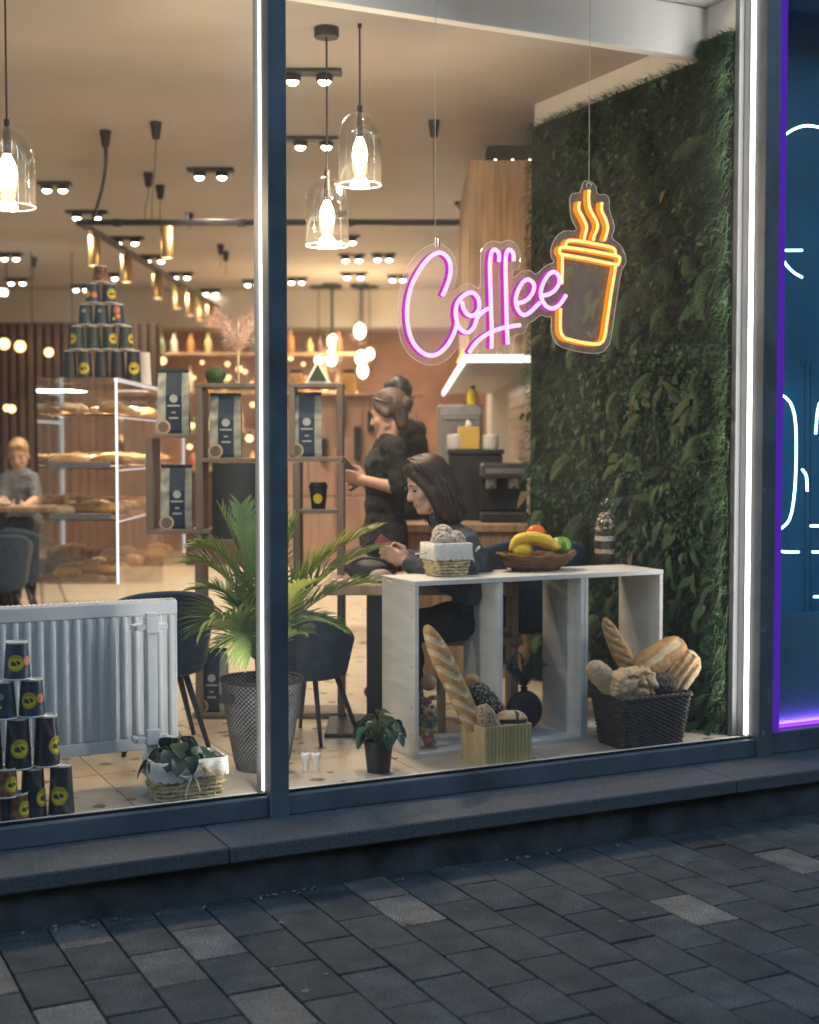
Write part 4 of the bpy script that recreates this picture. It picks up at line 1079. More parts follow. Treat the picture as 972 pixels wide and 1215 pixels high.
# local frame: x = -u outward; y = t; z up
blades = [MB() for _ in greens]
def strip(mb, p, d, L, w, droop, nrm, segs=3):
    """thin curved blade from p along d"""
    side = d.cross(nrm).normalized()*w; vs = []; q = p.copy(); dd = d.copy()
    for i in range(segs+1):
        f = i/segs; k = (1-f)**.7
        if i == segs: vs.append(q.copy())
        else: vs += [q-side*k, q+side*k]
        dd = (dd + Vector((0,0,-1))*droop/segs).normalized(); q = q + dd*(L/segs)
    fs = [(2*i,2*i+1,2*i+3,2*i+2) for i in range(segs-1)] + [(2*segs-2,2*segs-1,2*segs)]
    mb._add(vs, fs)
OUTD = Vector((-1,0,0))
for i in range(30000):
    t = rg.uniform(GT0, GT1); z = rg.uniform(GZ0, GZ1)
    g_ = dens(t, z); r1 = rg.random()
    ci = 0 if r1 < .42 else (1 if r1 < .70 else (2 if r1 < .82 else 3))
    if g_ > .12 and rg.random() < .65: ci = rg.choice((1,4,4,3))
    if g_ < -.10 and rg.random() < .7: ci = rg.choice((0,2,0))
    dpt = .012 + .035*max(0, nz((t*4,z*3.0,1.0),1.0)+.3)
    p = Vector((-rg.uniform(0,dpt), t, z))
    d = Vector((-rg.uniform(.35,1.0), rg.gauss(0,.55), rg.gauss(-.25,.5))).normalized()
    L = rg.uniform(.025,.075); strip(blades[ci], p, d, L, rg.uniform(.0012,.0030), rg.uniform(.4,1.6), OUTD if abs(d.x) < .9 else Vector((0,0,1)), 2)
MB().bbox(.0,.024,GT0,.365,GZ1+.0005,3.475,.002).build('backing_board', m_mossback, moss)
for i in range(1500):
    t = rg.uniform(GT0,.37); z = rg.uniform(3.40,3.485); d = Vector((-rg.uniform(.3,1), rg.gauss(0,.5), rg.gauss(.2,.5))).normalized()
    strip(blades[rg.choice((0,1,1,3))], Vector((-rg.uniform(0,.03),t,z)), d, rg.uniform(.025,.07), .0022, 1.0, OUTD, 2)
# trailing strands at the window edge and hanging grasses
for i in range(2600):
    edge = rg.random() < .55
    t = GT0 + abs(rg.gauss(0,.07)) if edge else rg.uniform(GT0, GT1); z = rg.uniform(GZ0+.1, GZ1)
    p = Vector((-rg.uniform(.01,.05), t, z)); d = Vector((-.5, rg.gauss(0,.5), rg.uniform(-.8,.6))).normalized()
    strip(blades[rg.choice((1,3,4,3))], p, d, rg.uniform(.06,.16), rg.uniform(.0010,.0020), rg.uniform(1.,2.6), Vector((0,1,0)), 4)
for i in range(26):
    t = rg.uniform(.5,1.5); z = rg.uniform(1.3,2.2); p = Vector((-.05,t,z)); strip(blades[3], p, Vector((-.3,0,-1)).normalized(), rg.uniform(.2,.5), .003, .6, Vector((0,1,0)), 4)
for mb, m_ in zip(blades, greens):
    if mb.f:
        o = mb.build('moss', m_, moss); o['kind'] = 'stuff'
# broad leaves, one object each, sharing a few meshes
def oval_leaf(L, W, fold=.2, curl=.4, n=5):
    mb = MB(); vs = []
    for i in range(n+1):
        f = i/n; w = W*.5*math.sin(PI*f**.8)**.8 if 0 < f < 1 else .0005
        zc = -curl*L*f*f; vs += [(L*f,-w,zc+fold*w),(L*f,0,zc),(L*f,w,zc+fold*w)]
    fs = []
    for i in range(n): a = i*3; fs += [(a,a+1,a+4,a+3),(a+1,a+2,a+5,a+4)]
    mb._add(vs, fs); return mb
lmes = []
for m_ in greens:
    for L, W in ((.10,.035),(.075,.045)):
        q = oval_leaf(L, W).mesh('leaf'); q.materials.append(m_); q.polygons.foreach_set('use_smooth',[True]*len(q.polygons)); lmes.append(q)
dry = lmes[0].copy(); dry.materials.clear(); dry.materials.append(mat('dry leaf',(.16,.11,.045),rough=.8,var=.3))
def wall_rot(a, lift):
    """leaf lying on the wall: local x turned by a in the wall plane (a=0 down), tipped outward by lift"""
    d = Vector((-math.sin(lift), math.sin(a)*math.cos(lift), -math.cos(a)*math.cos(lift)))
    n = Vector((-1,0,0)); n = (n - d*n.dot(d)).normalized(); return Matrix((d, n.cross(d), n)).transposed().to_euler()
for i in range(290):
    if i < 170: t, z = GT0+.05+abs(rg.gauss(0,.45)), rg.uniform(GZ0+.05,1.9)
    else: t, z = rg.uniform(GT0+.03,GT1-.03), rg.uniform(GZ0+.1,GZ1-.05)
    if t > GT1-.02: continue
    o = link('leaf', dry if rg.random() < .05 else rg.choice(lmes), moss, (-rg.uniform(.02,.065), t, z), wall_rot(rg.gauss(0,.9), rg.uniform(.15,.9)))
    s = rg.uniform(.7,1.5)*(1 if z < 2.0 else .5); o.scale = (s,s,s)
# small leaves as a mass
sm = [MB() for _ in greens]
for i in range(5200):
    if rg.random() < .55: t, z = GT0+abs(rg.gauss(0,.8)), rg.uniform(GZ0,2.1)
    else: t, z = rg.uniform(GT0,GT1), rg.uniform(GZ0,GZ1)
    if t > GT1 or dens(t*1.3, z*1.3+4) < -.12: continue
    e = wall_rot(rg.gauss(0,1.0), rg.uniform(.1,1.0)); L = rg.uniform(.022,.05); w = L*rg.uniform(.2,.35)
    ci = rg.choice((0,0,1,1,2,4)); sm[ci].M = Matrix.Translation((-rg.uniform(.015,.06),t,z)) @ e.to_matrix().to_4x4()
    sm[ci]._add([(0,0,0),(L*.45,-w,.002),(L,0,-L*.3),(L*.45,w,.002),(L*.5,0,-.003)],[(0,1,4),(1,2,4),(2,3,4),(3,0,4)])
for mb, m_ in zip(sm, greens):
    if mb.f: mb.build('leaves', m_, moss)['kind'] = 'stuff'
# ferns
def fern(L, n=18, seed=0):
    rr = random.Random(seed); mb = MB(); pts = bez((0,0,0),(L*.3,0,L*.12),(L*.7,0,L*.1),(L,0,-L*.12),n)
    mb.tube(pts, [.0016*(1-.7*i/n) for i in range(n+1)], 4)
    for i in range(2, n+1):
        f = i/n; w = L*.30*math.sin(PI*min(1,f*.9+.12))**.8*(1-f*.35)
        for s_ in (-1,1):
            p = pts[i]; tip = p+Vector((w*.45, s_*w, -w*.15)); m = p+Vector((w*.15,s_*w*.5,w*.08)); k = L*.017
            mb._add([p+Vector((-k,0,0)), p+Vector((k,0,0)), m+Vector((k*1.1,0,0)), m+Vector((-k*1.1,0,0)), tip], [(0,1,2,3),(3,2,4)])
    return mb
fm = []
for j, (L, m_) in enumerate(((.30,greens[1]),(.24,greens[4]),(.26,greens[0]),(.22,greens[3]))):
    q = fern(L, seed=j).mesh('fern_frond'); q.materials.append(m_); fm.append(q)
for i in range(62):
    t, z = rg.uniform(GT0+.1, GT1-.05), rg.uniform(.6, GZ1-.08)
    if i < 16: t, z = rg.uniform(.25,1.2), rg.uniform(1.7,2.5)
    o = link('fern_frond', rg.choice(fm), moss, (-rg.uniform(.02,.05), t, z), wall_rot(rg.gauss(0,.8), rg.uniform(.25,.8)))
    s = rg.uniform(.6,1.05); o.scale = (s,s,s)
# ragged top edge and far edge
tp = MB()
for i in range(900):
    if rg.random() < .6: t, z = rg.uniform(GT0,GT1), GZ1-rg.uniform(0,.03)
    else: t, z = GT1-rg.uniform(0,.03), rg.uniform(GZ0,GZ1)
    d = Vector((-.4, .5 if z < GZ1-.04 else rg.gauss(0,.4), .7 if z > GZ1-.04 else rg.gauss(0,.5))).normalized()
    strip(tp, Vector((-rg.uniform(0,.04),t,z)), d, rg.uniform(.02,.07), .002, .8, OUTD, 2)
tp.build('edge_moss', greens[1], moss)['kind'] = 'stuff'
# ivy at the foot
for i in range(34):
    t, z = .16+abs(rg.gauss(0,.16)), FZ+.05+abs(rg.gauss(0,.16))
    o = link('leaf', lmes[rg.choice((8,9,3,9))], moss, (-rg.uniform(.03,.09), t, z), wall_rot(rg.gauss(0,.7), rg.uniform(.2,.9))); s = rg.uniform(.8,1.3); o.scale = (s,s,s)
# ================================================================== lamps
m_black = mat('matt black metal', (.022,.023,.026), rough=.5, var=.15)
m_bulb = emis('warm bulb', (1.0,.74,.44), 24.0)
m_bulbfar = emis('warm far bulb', (1.0,.78,.50), 14.0)
m_spotbulb = emis('spot bulb', (1.0,.86,.66), 22.0)
m_brassy = mat('satin brass', (.62,.43,.18), rough=.38, metal=.85, var=.06)
m_pglass = glassy('smoked pendant glass', (.78,.765,.74), 1.5, gain=2.2, haze=.008, hazecol=(1,.95,.88))
WARM = (1.0,.84,.65)
SPOT_E = 122.0
spots = [(366,83,.42),(372,163,.42),(65,216,.30),(103,250,.42),(150,281,.40),(183,303,.36),(215,323,.34),(60,347,.34),(20,330,.34),(410,280,.34),(418,302,.34),(420,323,.38),(396,252,.30),(250,200,.40),(560,240,.34),(130,324,.30),(96,338,.30),(250,343,.30),(300,332,.30),(455,301,.30),(472,326,.30),(352,329,.30),(12,300,.30)]
LBL = ['nearest the window beside the pendant canopy','second from the window beside the pendant lamps','just right of the leftmost pendant lamp','above the corner of the black track','under the black track corner','below the diagonal track','farthest along the diagonal track','above the glowing tube at the left','at the far left above the slat wall','beneath the lower pendant lamp','second below the lower pendant lamp','third below the lower pendant lamp','beside the lower pendant glass','hidden behind the window post above the track','above the wooden bulkhead']+['small and far, '+q for q in ('left of the cup pyramid top','above the glowing far tubes','at the end of the diagonal track','next to the window post','above the letter C','just over the neon letters','between post and cluster lamps','at the left photo edge')]
for (x, y, w), lb in zip(spots, LBL):
    r = ray(x, y); p = CAMP + r*((CZ-CAMH)/r.z)
    s = thing('ceiling_spotlight', 'black twin ceiling spotlight '+lb, 'spotlight', (p.x, p.y, CZ), 0, 'twin ceiling spotlights')
    w *= .82; MB().bbox(-w/2, w/2, -.05, .05, -.022, -.001, .004).build('plate', m_black, s)
    for k in (-.24, .24):
        h = MB().lathe([(.042,-.062),(.045,-.03)], 14, (k*w,0,0), cap0=False).build('lamp_head', m_black, s, True)
        MB().lathe([(.002,-.080),(.018,-.077),(.028,-.068),(.032,-.060),(.030,-.048)], 14, (k*w,0,0), cap0=False).build('bulb', m_spotbulb, h, True)
    if not lb.startswith('small'): lamp('spot_light', 'SPOT', (0,0,-.11), SPOT_E, WARM, .06, s, spot=150, blend=.9)

def pendant(px, ytop, ybot, xc, Y, label, canopy=None, ceil=CZ, e=42, wpx=50):
    a = atY(px, ytop, Y); b = atY(px, ybot, Y); h = a.z-b.z; r = wpx*Y/FPX/2
    t = thing('pendant_lamp', label, 'pendant lamp', (a.x, a.y, b.z), 0, 'glass dome pendant lamps')
    prof = [(r*.985,0),(r,.006),(r,h*.60),(r*.975,h*.70),(r*.90,h*.80),(r*.75,h*.89),(r*.52,h*.96),(r*.25,h*.995),(r*.12,h)]
    MB().lathe(prof, 32, cap0=False, cap1=True).build('glass_dome', m_pglass, t, True)
    MB().tube([(r*math.cos(k*PI/16), r*math.sin(k*PI/16), .003) for k in range(32)], .0028, 6, True).build('glass_rim', glassy('rim glass',(.95,.95,.93),1.5,haze=.5,hazecol=(.95,.93,.9)), t, True)
    MB().lathe([(r*.40,.05),(r*.42,.052),(r*.42,h*.66),(r*.36,h*.74),(r*.15,h*.78)], 24, cap0=False, cap1=False).build('inner_glass', glassy('clear inner glass',(.96,.95,.93),1.45,gain=1.2), t, True)
    MB().lathe([(.002,h*.22),(r*.20,h*.25),(r*.33,h*.34),(r*.36,h*.43),(r*.30,h*.54),(r*.13,h*.66)], 16, cap0=False).build('bulb', m_bulb, t, True)
    MB().lathe([(r*.14,h*.66),(r*.16,h*.80),(r*.12,h*.97),(.012,h*1.0),(.012,h+.03)], 14).build('socket', m_black, t, True, auto=40)
    MB().tube([(0,0,h+.02),(0,0,ceil-b.z)], .0045, 6).build('cord', m_black, t)
    if canopy: MB().lathe([(.056,ceil-b.z-.045),(.058,ceil-b.z-.04),(.058,ceil-b.z-.001)], 24).build('canopy', m_black, t, True, auto=40)
    else: MB().lathe([(.010,ceil-b.z-.02),(.010,ceil-b.z-.001)], 12).build('canopy', m_black, t)
    lamp('bulb_light', 'POINT', (0,0,h*.15), e, (1,.76,.48), .05, t)
r_ = ray(386,33); Yc = r_.y*(CZ-CAMH)/r_.z
r2_ = ray(425,28); Yb = r2_.y*(CZ-CAMH)/r2_.z
pendant(427, 133, 220, 0, Yb, 'upper glass dome pendant lamp beside the window post')
pendant(388, 210, 292, 0, Yc, 'lower glass dome pendant lamp with round black canopy', canopy=True)
pendant(8, 150, 246, 0, 5.95, 'glass dome pendant lamp cut by the left photo edge', wpx=64)

# cluster of small clear pendants far back
cl = [(427,337,393,12),(393,337,425,12),(400,350,405,11),(432,350,425,12),(437,362,440,11),(405,362,420,9),(440,345,420,9),(384,350,427,8)]
CB = ['highest','lowest on the slat wall side','upper','broad central','lowest near the wall','small middle','small outer','smallest outer']
for (x, yc, yb, rp_), lb in zip(cl, CB):
    r = ray(x, yc); p = CAMP + r*((CZ-CAMH)/r.z); Y = min(p.y, 16.9); b = atY(x, yb, Y); q = rp_*Y/FPX
    t = thing('cluster_pendant', lb+' globe in the far cluster of warm glass pendants', 'pendant lamp', (p.x, Y, b.z), 0, 'far cluster of glass pendants')
    MB().ell((0,0,0),(q,q,q*1.25),16,10).build('globe', glassy('far globe glass',(.95,.92,.88),1.45), t, True)
    MB().ell((0,0,0),(q*.55,q*.55,q*.75),10,8).build('bulb', m_bulbfar, t, True)
    MB().tube([(0,0,q*1.2),(0,0,CZ-b.z)],.006,5).build('cord', m_black, t)
    MB().lathe([(.11,CZ-b.z-.03),(.12,CZ-b.z-.001)],14).build('canopy', m_black, t)
lamp('cluster_glow', 'POINT', (-.65,15.6,2.5), 110, (1,.70,.40), .25, t).matrix_parent_inverse = Matrix.Translation(t.location).inverted()

# lighting track: one run across, one run to the back, with brass cylinder spots
ztr = 3.18
def trk(px, py): 
    r = ray(px, py); return CAMP + r*((ztr-CAMH)/r.z)
A, B_, C_ = trk(94,264), trk(552,264), trk(258,364)
track = thing('lighting_track', 'black L-shaped lighting track hung below the ceiling', 'lighting track', (A.x, A.y, ztr), 0)
o_ = Vector((A.x, A.y, ztr))
def rail(a, b):
    mb = MB(); d = (b-a); mb.M = Matrix.Translation(a) @ d.to_track_quat('X','Z').to_matrix().to_4x4(); mb.bbox(0,d.length,-.018,.018,-.02,.02,.002); return mb
rail(Vector((-.02,0,0)), B_-o_).build('rail', m_black, track); rail(Vector((0,.02,.001)), C_-o_).build('rail', m_black, track)
for f in (.10,.42,.70): MB().bbox(-.03,.03,-.024,.024,-.028,.024,.003).build('joint', m_black, track, loc=(B_-o_)*f)
def cyl_spot(p, L=.22):
    h = MB().lathe([(.045,-L-.03),(.046,-.03)],16,cap0=False).build('cylinder_spot', m_brassy, track, True, loc=p)
    MB().lathe([(.0,-L-.024),(.038,-L-.024),(.044,-L-.02)],12,cap0=False,cap1=False).build('bulb', emis('track bulb',(1,.85,.62),6), h)
    MB().cyl((0,0,-.03),(0,0,0),.012,8).build('stem', m_black, h)
for px, py in ((112,275),(150,298),(187,321),(210,335),(226,345),(238,352),(250,359)): cyl_spot(trk(px,py)-o_)
cyl_spot(trk(198,264)-o_)
for (x, y, tx, ty) in ((125,155,110,266),(185,145,180,264),(176,205,172,264),(190,220,190,264),(225,253,222,264),(515,143,515,264),(262,290,262,300),(268,298,268,310),(40,305,40,315)):
    r = ray(x, y); p = CAMP + r*((CZ-CAMH)/r.z); q = p-o_
    MB().lathe([(.022,-.10),(.034,-.02),(.036,-.001)],12).build('canopy', m_black, track, True, loc=q, auto=40)
    e = Vector((q.x, q.y, q.z-.25)) if y > 280 else (trk(tx,ty)-o_)
    s = q + Vector((0,0,-.09))
    rr_ = .012 if x == 125 else .003
    MB().tube(bez(s, s+Vector((.02 if x==125 else 0,0,-.15)), e+Vector((.06 if x==125 else 0,0,.2)), e+Vector((0,0,.02)), 10), rr_, 6).build('suspension_cable', m_black, track)

# linear led tubes far left
for (a, b, Y, lb) in (((38,388),(86,391),14.0,'bright tube light hanging at the left above the slat wall'),((-20,345),(8,347),14.5,'short tube light at the photo edge')):
    p, q = atY(*a, Y), atY(*b, Y); t = thing('tube_light', lb, 'lamp', p, 0)
    MB().tube([(0,0,0), q-p], .035, 8).build('tube', emis('tube led',(1,.93,.82),7), t)
    MB().tube([(0,0,.02),(0,0,CZ-p.z)], .006, 5).build('hanger', m_black, t); MB().tube([(q-p)+Vector((0,0,.02)),(q-p)+Vector((0,0,CZ-q.z))], .006, 5).build('hanger', m_black, t)

# wall sconces, small bokeh lights on the back
rr = random.Random(8)
for (x, y, Y, s) in ((5,408,13.3,.10),(24,411,13.3,.10),(58,418,13.4,.08),(14,485,13.3,.07),(8,484,13.3,.06),(284,438,17,.07),(271,448,17,.06),(291,441,17,.05),(270,432,17,.05),(240,430,17,.04),(193,428,16,.08),(262,452,17,.05),(300,455,17,.05),(230,448,17,.04),(307,430,17,.05),(296,520,12,.06),(257,500,12,.03),(222,470,16,.05),(228,505,16,.06),(225,530,15,.05),(300,480,16,.05),(318,500,16,.05),(345,425,17,.05),(360,432,17,.04),(222,560,15,.05),(290,560,15,.05),(170,470,16,.05),(165,540,15,.05),(310,545,14,.06),(240,575,14,.05)):
    p = atY(x, y, Y); wb = 'slat wall at the left' if x < 100 else ('shelf beside the window post' if Y < 13 else 'back wall above the bottle shelves'); t = thing('fairy_bulb', 'small warm bulb glowing by the '+wb, 'bulb', p, 0, 'small warm bulbs by the '+wb)
    MB().ell((0,0,0),(s*.55,)*3,10,8).build('glass', emis('amber bulb',(1,.58,.24),4.5), t, True); MB().cyl((0,0,s*.5),(0,0,s*1.0),s*.25,8).build('socket', m_black, t)

# ================================================================== back of the shop
slat = MB(); slat.bbox(0,.055,0,.05,0,2.55,.004); slm = slat.mesh('slat'); slm.materials.append(m_slat)
sw_ = thing('slat_wall', 'dark walnut slat partition at the far left', 'partition', (-5.0,13.6,FZ), 0)
MB().box(-.6,2.55,.06,.10,0,2.56).build('backing', mat('dark backing',(.05,.03,.02)), sw_)
for i in range(36): link('slat', slm, sw_, (-.55+i*.086, 0, 0))
# back wall furniture, right pane: oak pegboard with hanging tools and drawer fronts
def wbox(root, name, m, x0, x1, y0, y1, Y, d=.05, b=.004):
    a, c = atY(x0, y1, Y), atY(x1, y0, Y); o = root.location
    return MB().bbox(a.x-o.x, c.x-o.x, Y-o.y, Y+d-o.y, a.z-o.z, c.z-o.z, b).build(name, m, root)
bw_ = thing('back_cabinet', 'oak cabinet front with dark slot handles behind the barista', 'cabinet', (atY(400,700,11.2).x,11.2,FZ), 0)
m_cop = mat('copper veneer', (.43,.27,.195), rough=.55, var=.15, scale=3, stretch=(5,5,.6), rnd=.08)
for (a, b) in ((336,366),(367,398),(399,430),(431,452),(453,492)): wbox(bw_, 'door_panel', m_cop, a, b, 470, 588, 11.2)
for (a, b) in ((336,398),(399,470),(471,500)): wbox(bw_, 'drawer_front', m_cop, a, b, 590, 672, 11.2)
for (x, y0, y1) in ((424,506,546),(405,478,508),(384,520,548),(440,488,512)): wbox(bw_, 'slot_handle', m_black, x-4, x+4, y0, y1, 11.14, .05, .002)
wbox(bw_, 'top_board', m_cop, 334, 502, 466, 470, 11.12, .4)
for (x, y, lb) in ((414,456,'amber glass jar on the far oak cabinet'),(352,454,'second amber glass jar on the oak cabinet near the shelf')):
    p = atY(x, 466, 11.3); t = thing('amber_jar', lb, 'jar', p, 0, 'amber jars on the oak cabinet'); MB().lathe([(.055,0),(.06,.02),(.06,.13),(.045,.16)],16).build('body', mat('amber fill',(.55,.30,.08),rough=.3), t, True, auto=40); MB().lathe([(.048,.16),(.048,.185)],14).build('lid', m_black, t)

# counter along the back, left pane, with jars and warm clutter
ct_ = thing('back_counter', 'dark oak counter along the back of the shop', 'counter', (-3.0,15.6,FZ), 0)
MB().bbox(-.2,2.4,0,.6,0,1.05,.01).build('body', m_slat, ct_); MB().bbox(-.25,2.45,-.04,.62,1.051,1.10,.006).build('worktop', m_oak, ct_)
for z in (1.5,1.95,2.4): MB().bbox(-.2,2.4,.45,.75,z,z+.03,.003).build('shelf_board', m_oak, ct_)
bc = [(.5,.22,.06),(.6,.45,.2),(.12,.07,.05),(.45,.15,.08),(.2,.25,.12),(.7,.6,.45)]
bm = [mat('bottle tone %d' % i, c, rough=.3, var=.1) for i, c in enumerate(bc)]
k = 0
for z, lb in ((1.10,'on the back counter worktop'),(1.53,'on the lower back shelf'),(1.98,'on the middle back shelf'),(2.43,'on the top back shelf')):
    for i in range(13):
        x = -.1+i*.19+rr.uniform(-.04,.04); h = rr.uniform(.16,.32)
        cn = ['amber','sand','dark brown','red','green','cream'][k % 6]; t = thing('bottle', 'small '+cn+' bottle '+lb, 'bottle', (ct_.location.x+x, ct_.location.y+(.58 if z > 1.2 else .3), FZ+z), 0, cn+' bottles '+lb)
        MB().lathe([(.035,0),(.042,.01),(.042,h*.6),(.015,h*.8),(.015,h)],10).build('body', bm[k % 6], t, True, auto=40); MB().lathe([(.018,h),(.018,h+.02)],8).build('cap', m_black, t); k += 1

# kitchen at the right: oak bulkhead, hood shelf with led edge, tiled wall, counter and machines
XW = .78
kt = thing('oak_bulkhead', 'tall oak clad box hanging above the kitchen hood', 'cupboard', (atY(556,430,8.05).x, 8.05, 2.12), 0)
kx = kt.location.x; ztop = atY(580,190,8.05).z
wB = 1.6
MB().bbox(0,.37,0,.022,.0,ztop-2.12,.002).build('front_panel', m_oak, kt); MB().bbox(.373,wB,0,.022,.0,ztop-2.12,.002).build('front_panel', m_oak, kt)
MB().bbox(0,.022,.0225,1.5,.0,ztop-2.12,.002).build('side_panel', m_oak, kt); MB().bbox(.0225,wB,.0225,1.5,ztop-2.16,ztop-2.13,.002).build('top_panel', m_oak, kt)
MB().bbox(-.02,-.006,.2,1.45,.05,.065,.002).build('led_edge', emis('amber led edge',(1,.55,.2),2.2), kt)
sp_ = thing('speaker', 'black loudspeaker lying on top of the oak bulkhead', 'loudspeaker', atY(598,192,8.12), 0); sp_.location.z = ztop+.0
MB().bbox(-.10,.26,0,.2,.0,.10,.012).build('cabinet', m_black, sp_); MB().bbox(-.09,.25,-.008,-.0005,.01,.09,.002).build('grille', mat('speaker cloth',(.03,.03,.032),rough=.9), sp_)
for x in (-.05,.05,.15): MB().ell((x,-.01,.012),(.008,.004,.008),8,6).build('indicator', emis('speaker led',(1,.9,.75),6), sp_)
hd_ = thing('hood_canopy', 'white kitchen hood canopy with glowing LED edge', 'hood', (atY(553,427,8.0).x, 8.0, atY(553,427,8.0).z), 0)
MB().bbox(.004,1.5,.02,5.2,.004,.03,.002).build('soffit_panel', mat('hood grey',(.48,.47,.44),rough=.5), hd_)
lede = emis('hood led',(1.0,.96,.88),3.2)
MB().bbox(0,1.4,-.012,.016,-.014,.03,.002).build('led_front', lede, hd_); MB().bbox(-.012,.0035,.02,5.2,-.014,.03,.002).build('led_side', lede, hd_)
twl = struct(MB().box(XW,XW+.12,8.3,14.0,FZ,2.12).build('kitchen_wall', mat('tile grout',(.42,.40,.36),rough=.8)))
tl = MB(); tl.bbox(-.008,0,0,.146,0,.071,.002); tlm = tl.mesh('wall_tile'); tlm.materials.append(mat('cream wall tile',(.60,.57,.50),rough=.25,var=.05,rnd=.06))
for k in range(14):
    for i in range(16):
        z = .98+FZ*0+k*.075
        if z > 2.03: continue
        link('wall_tile', tlm, twl, (XW, 8.32+i*.15+(k % 2)*.075, z))
kc = thing('kitchen_counter', 'oak kitchen counter carrying the coffee machines', 'counter', (atY(478,680,7.95).x, 7.95, FZ), 0)
zc = atY(560,622,7.95).z - FZ
MB().bbox(0,1.3,0,.55,0,zc-.045,.006).build('body', m_oak, kc); MB().bbox(-.02,1.32,-.03,.57,zc-.044,zc,.004).build('worktop', m_oak, kc)
zk = FZ+zc
def onk(px, Y=8.15): p = atY(px, 600, Y); return Vector((p.x, Y, zk))
cm_ = thing('coffee_machine', 'black and steel coffee machine at the moss wall end of the counter', 'coffee machine', onk(596, 8.1), 0)
MB().bbox(-.125,.16,0,.32,.0,.06,.01).build('drip_tray', m_black, cm_); MB().bbox(-.125,.16,.16,.32,.061,.26,.01).build('body', m_black, cm_); MB().bbox(-.13,.165,-.01,.33,.261,.35,.014).build('top_housing', mat('dark steel',(.10,.10,.105),metal=.6,rough=.35), cm_)
for x in (-.06,.07):
    g_ = MB().cyl((x,.06,.20),(x,.06,.26),.035,14).build('group_head', m_steel, cm_); MB().tube([(x,.05,.21),(x,-.06,.20)],.011,8).build('portafilter_handle', m_black, cm_)
MB().bbox(-.10,.13,-.012,-.0105,.29,.32,.001).build('front_plate', m_steel, cm_)
bb = thing('black_bin', 'black open crate behind the coffee machine', 'crate', onk(565, 8.35), 0)
MB().bbox(-.16,.16,0,.2,0,.40,.01).build('body', m_black, bb); MB().bbox(-.17,.17,-.01,.21,.40,.43,.006).build('tray', m_black, bb)
tb_ = thing('tissue_box', 'yellow cardboard tissue box on top of the black crate', 'tissue box', bb.location+Vector((-.045,.02,.432)), 0)
MB().bbox(-.062,.066,0,.12,0,.135,.003).build('carton', mat('mustard card',(.72,.47,.10),rough=.6,var=.05), tb_)
ti = MB(); ti.tube([(0,.06,.134),(.004,.055,.155),(-.008,.06,.178)],[.022,.02,.003],7,sq=(1,.4)); ti.build('tissue', m_paper, tb_, True)
for (dx, lb) in ((.09,'white paper roll'),(-.125,'white paper roll')):
    t = thing('paper_roll', lb+(' beside the yellow box toward the tiles' if dx > 0 else ' beside the yellow box toward the barista'), 'paper roll', bb.location+Vector((dx,.06,.432)), 0, 'paper rolls on the crate')
    MB().lathe([(.045,0),(.05,.01),(.05,.085),(.012,.09),(.012,.01)],16,cap1=False).build('sheets', m_paper, t, True, auto=40)
    MB().lathe([(.0121,.0),(.0121,.091),(.010,.091),(.010,.0)],12,cap0=False,cap1=False).build('core', m_bowl, t)
dw = thing('dishwasher', 'grey steel commercial machine under the hood', 'machine', (atY(545,540,9.3).x, 9.3, zk-.1), 0)
zz = atY(545,480,9.3).z-(zk-.1)
MB().bbox(-.14,.16,0,.5,0,zz,.012).build('body', m_steel, dw); MB().bbox(-.125,.145,-.018,-.0005,.06,zz-.06,.006).build('door', mat('dull steel',(.32,.33,.34),metal=.7,rough=.4), dw); MB().bbox(-.10,.12,-.045,-.03,zz-.10,zz-.085,.003).build('handle', m_steel, dw)
yl = thing('yellow_duck', 'small yellow cap standing on the steel machine', 'cap', (dw.location.x+.095, 9.4, zk-.1+zz), 0); MB().lathe([(.035,0),(.04,.03),(.034,.085),(.015,.11)],14).build('body', mat('yellow plastic',(.75,.58,.03),rough=.4), yl, True, auto=40); MB().lathe([(.018,.11),(.015,.13)],10).build('spout', m_black, yl)
sh = thing('back_counter_unit', 'dark counter under the steel machine beside the barista', 'counter', (atY(505,640,9.2).x, 9.2, FZ), 0); MB().bbox(-.12,.75,0,.6,0,zk-.1-FZ-.002,.01).build('body', m_slat, sh); MB().bbox(-.14,.77,-.02,-.001,zk-.16-FZ,zk-.105-FZ,.004).build('front_lip', m_steel, sh)
for (x, lb) in ((500,'dark jug nearest the barista on the steel worktop'),(512,'dark jug nearest the steel machine')):
    t = thing('jug', lb, 'jug', (atY(x,540,9.3).x, 9.3, zk-.1), 0, 'dark jugs'); MB().lathe([(.035,0),(.045,.05),(.035,.12),(.04,.14)],14,cap1=False).build('body', m_black, t, True); MB().tube(crom([(.035,0,.12),(.075,0,.10),(.07,0,.05),(.043,0,.04)],5),.006,6).build('handle', m_black, t, True)

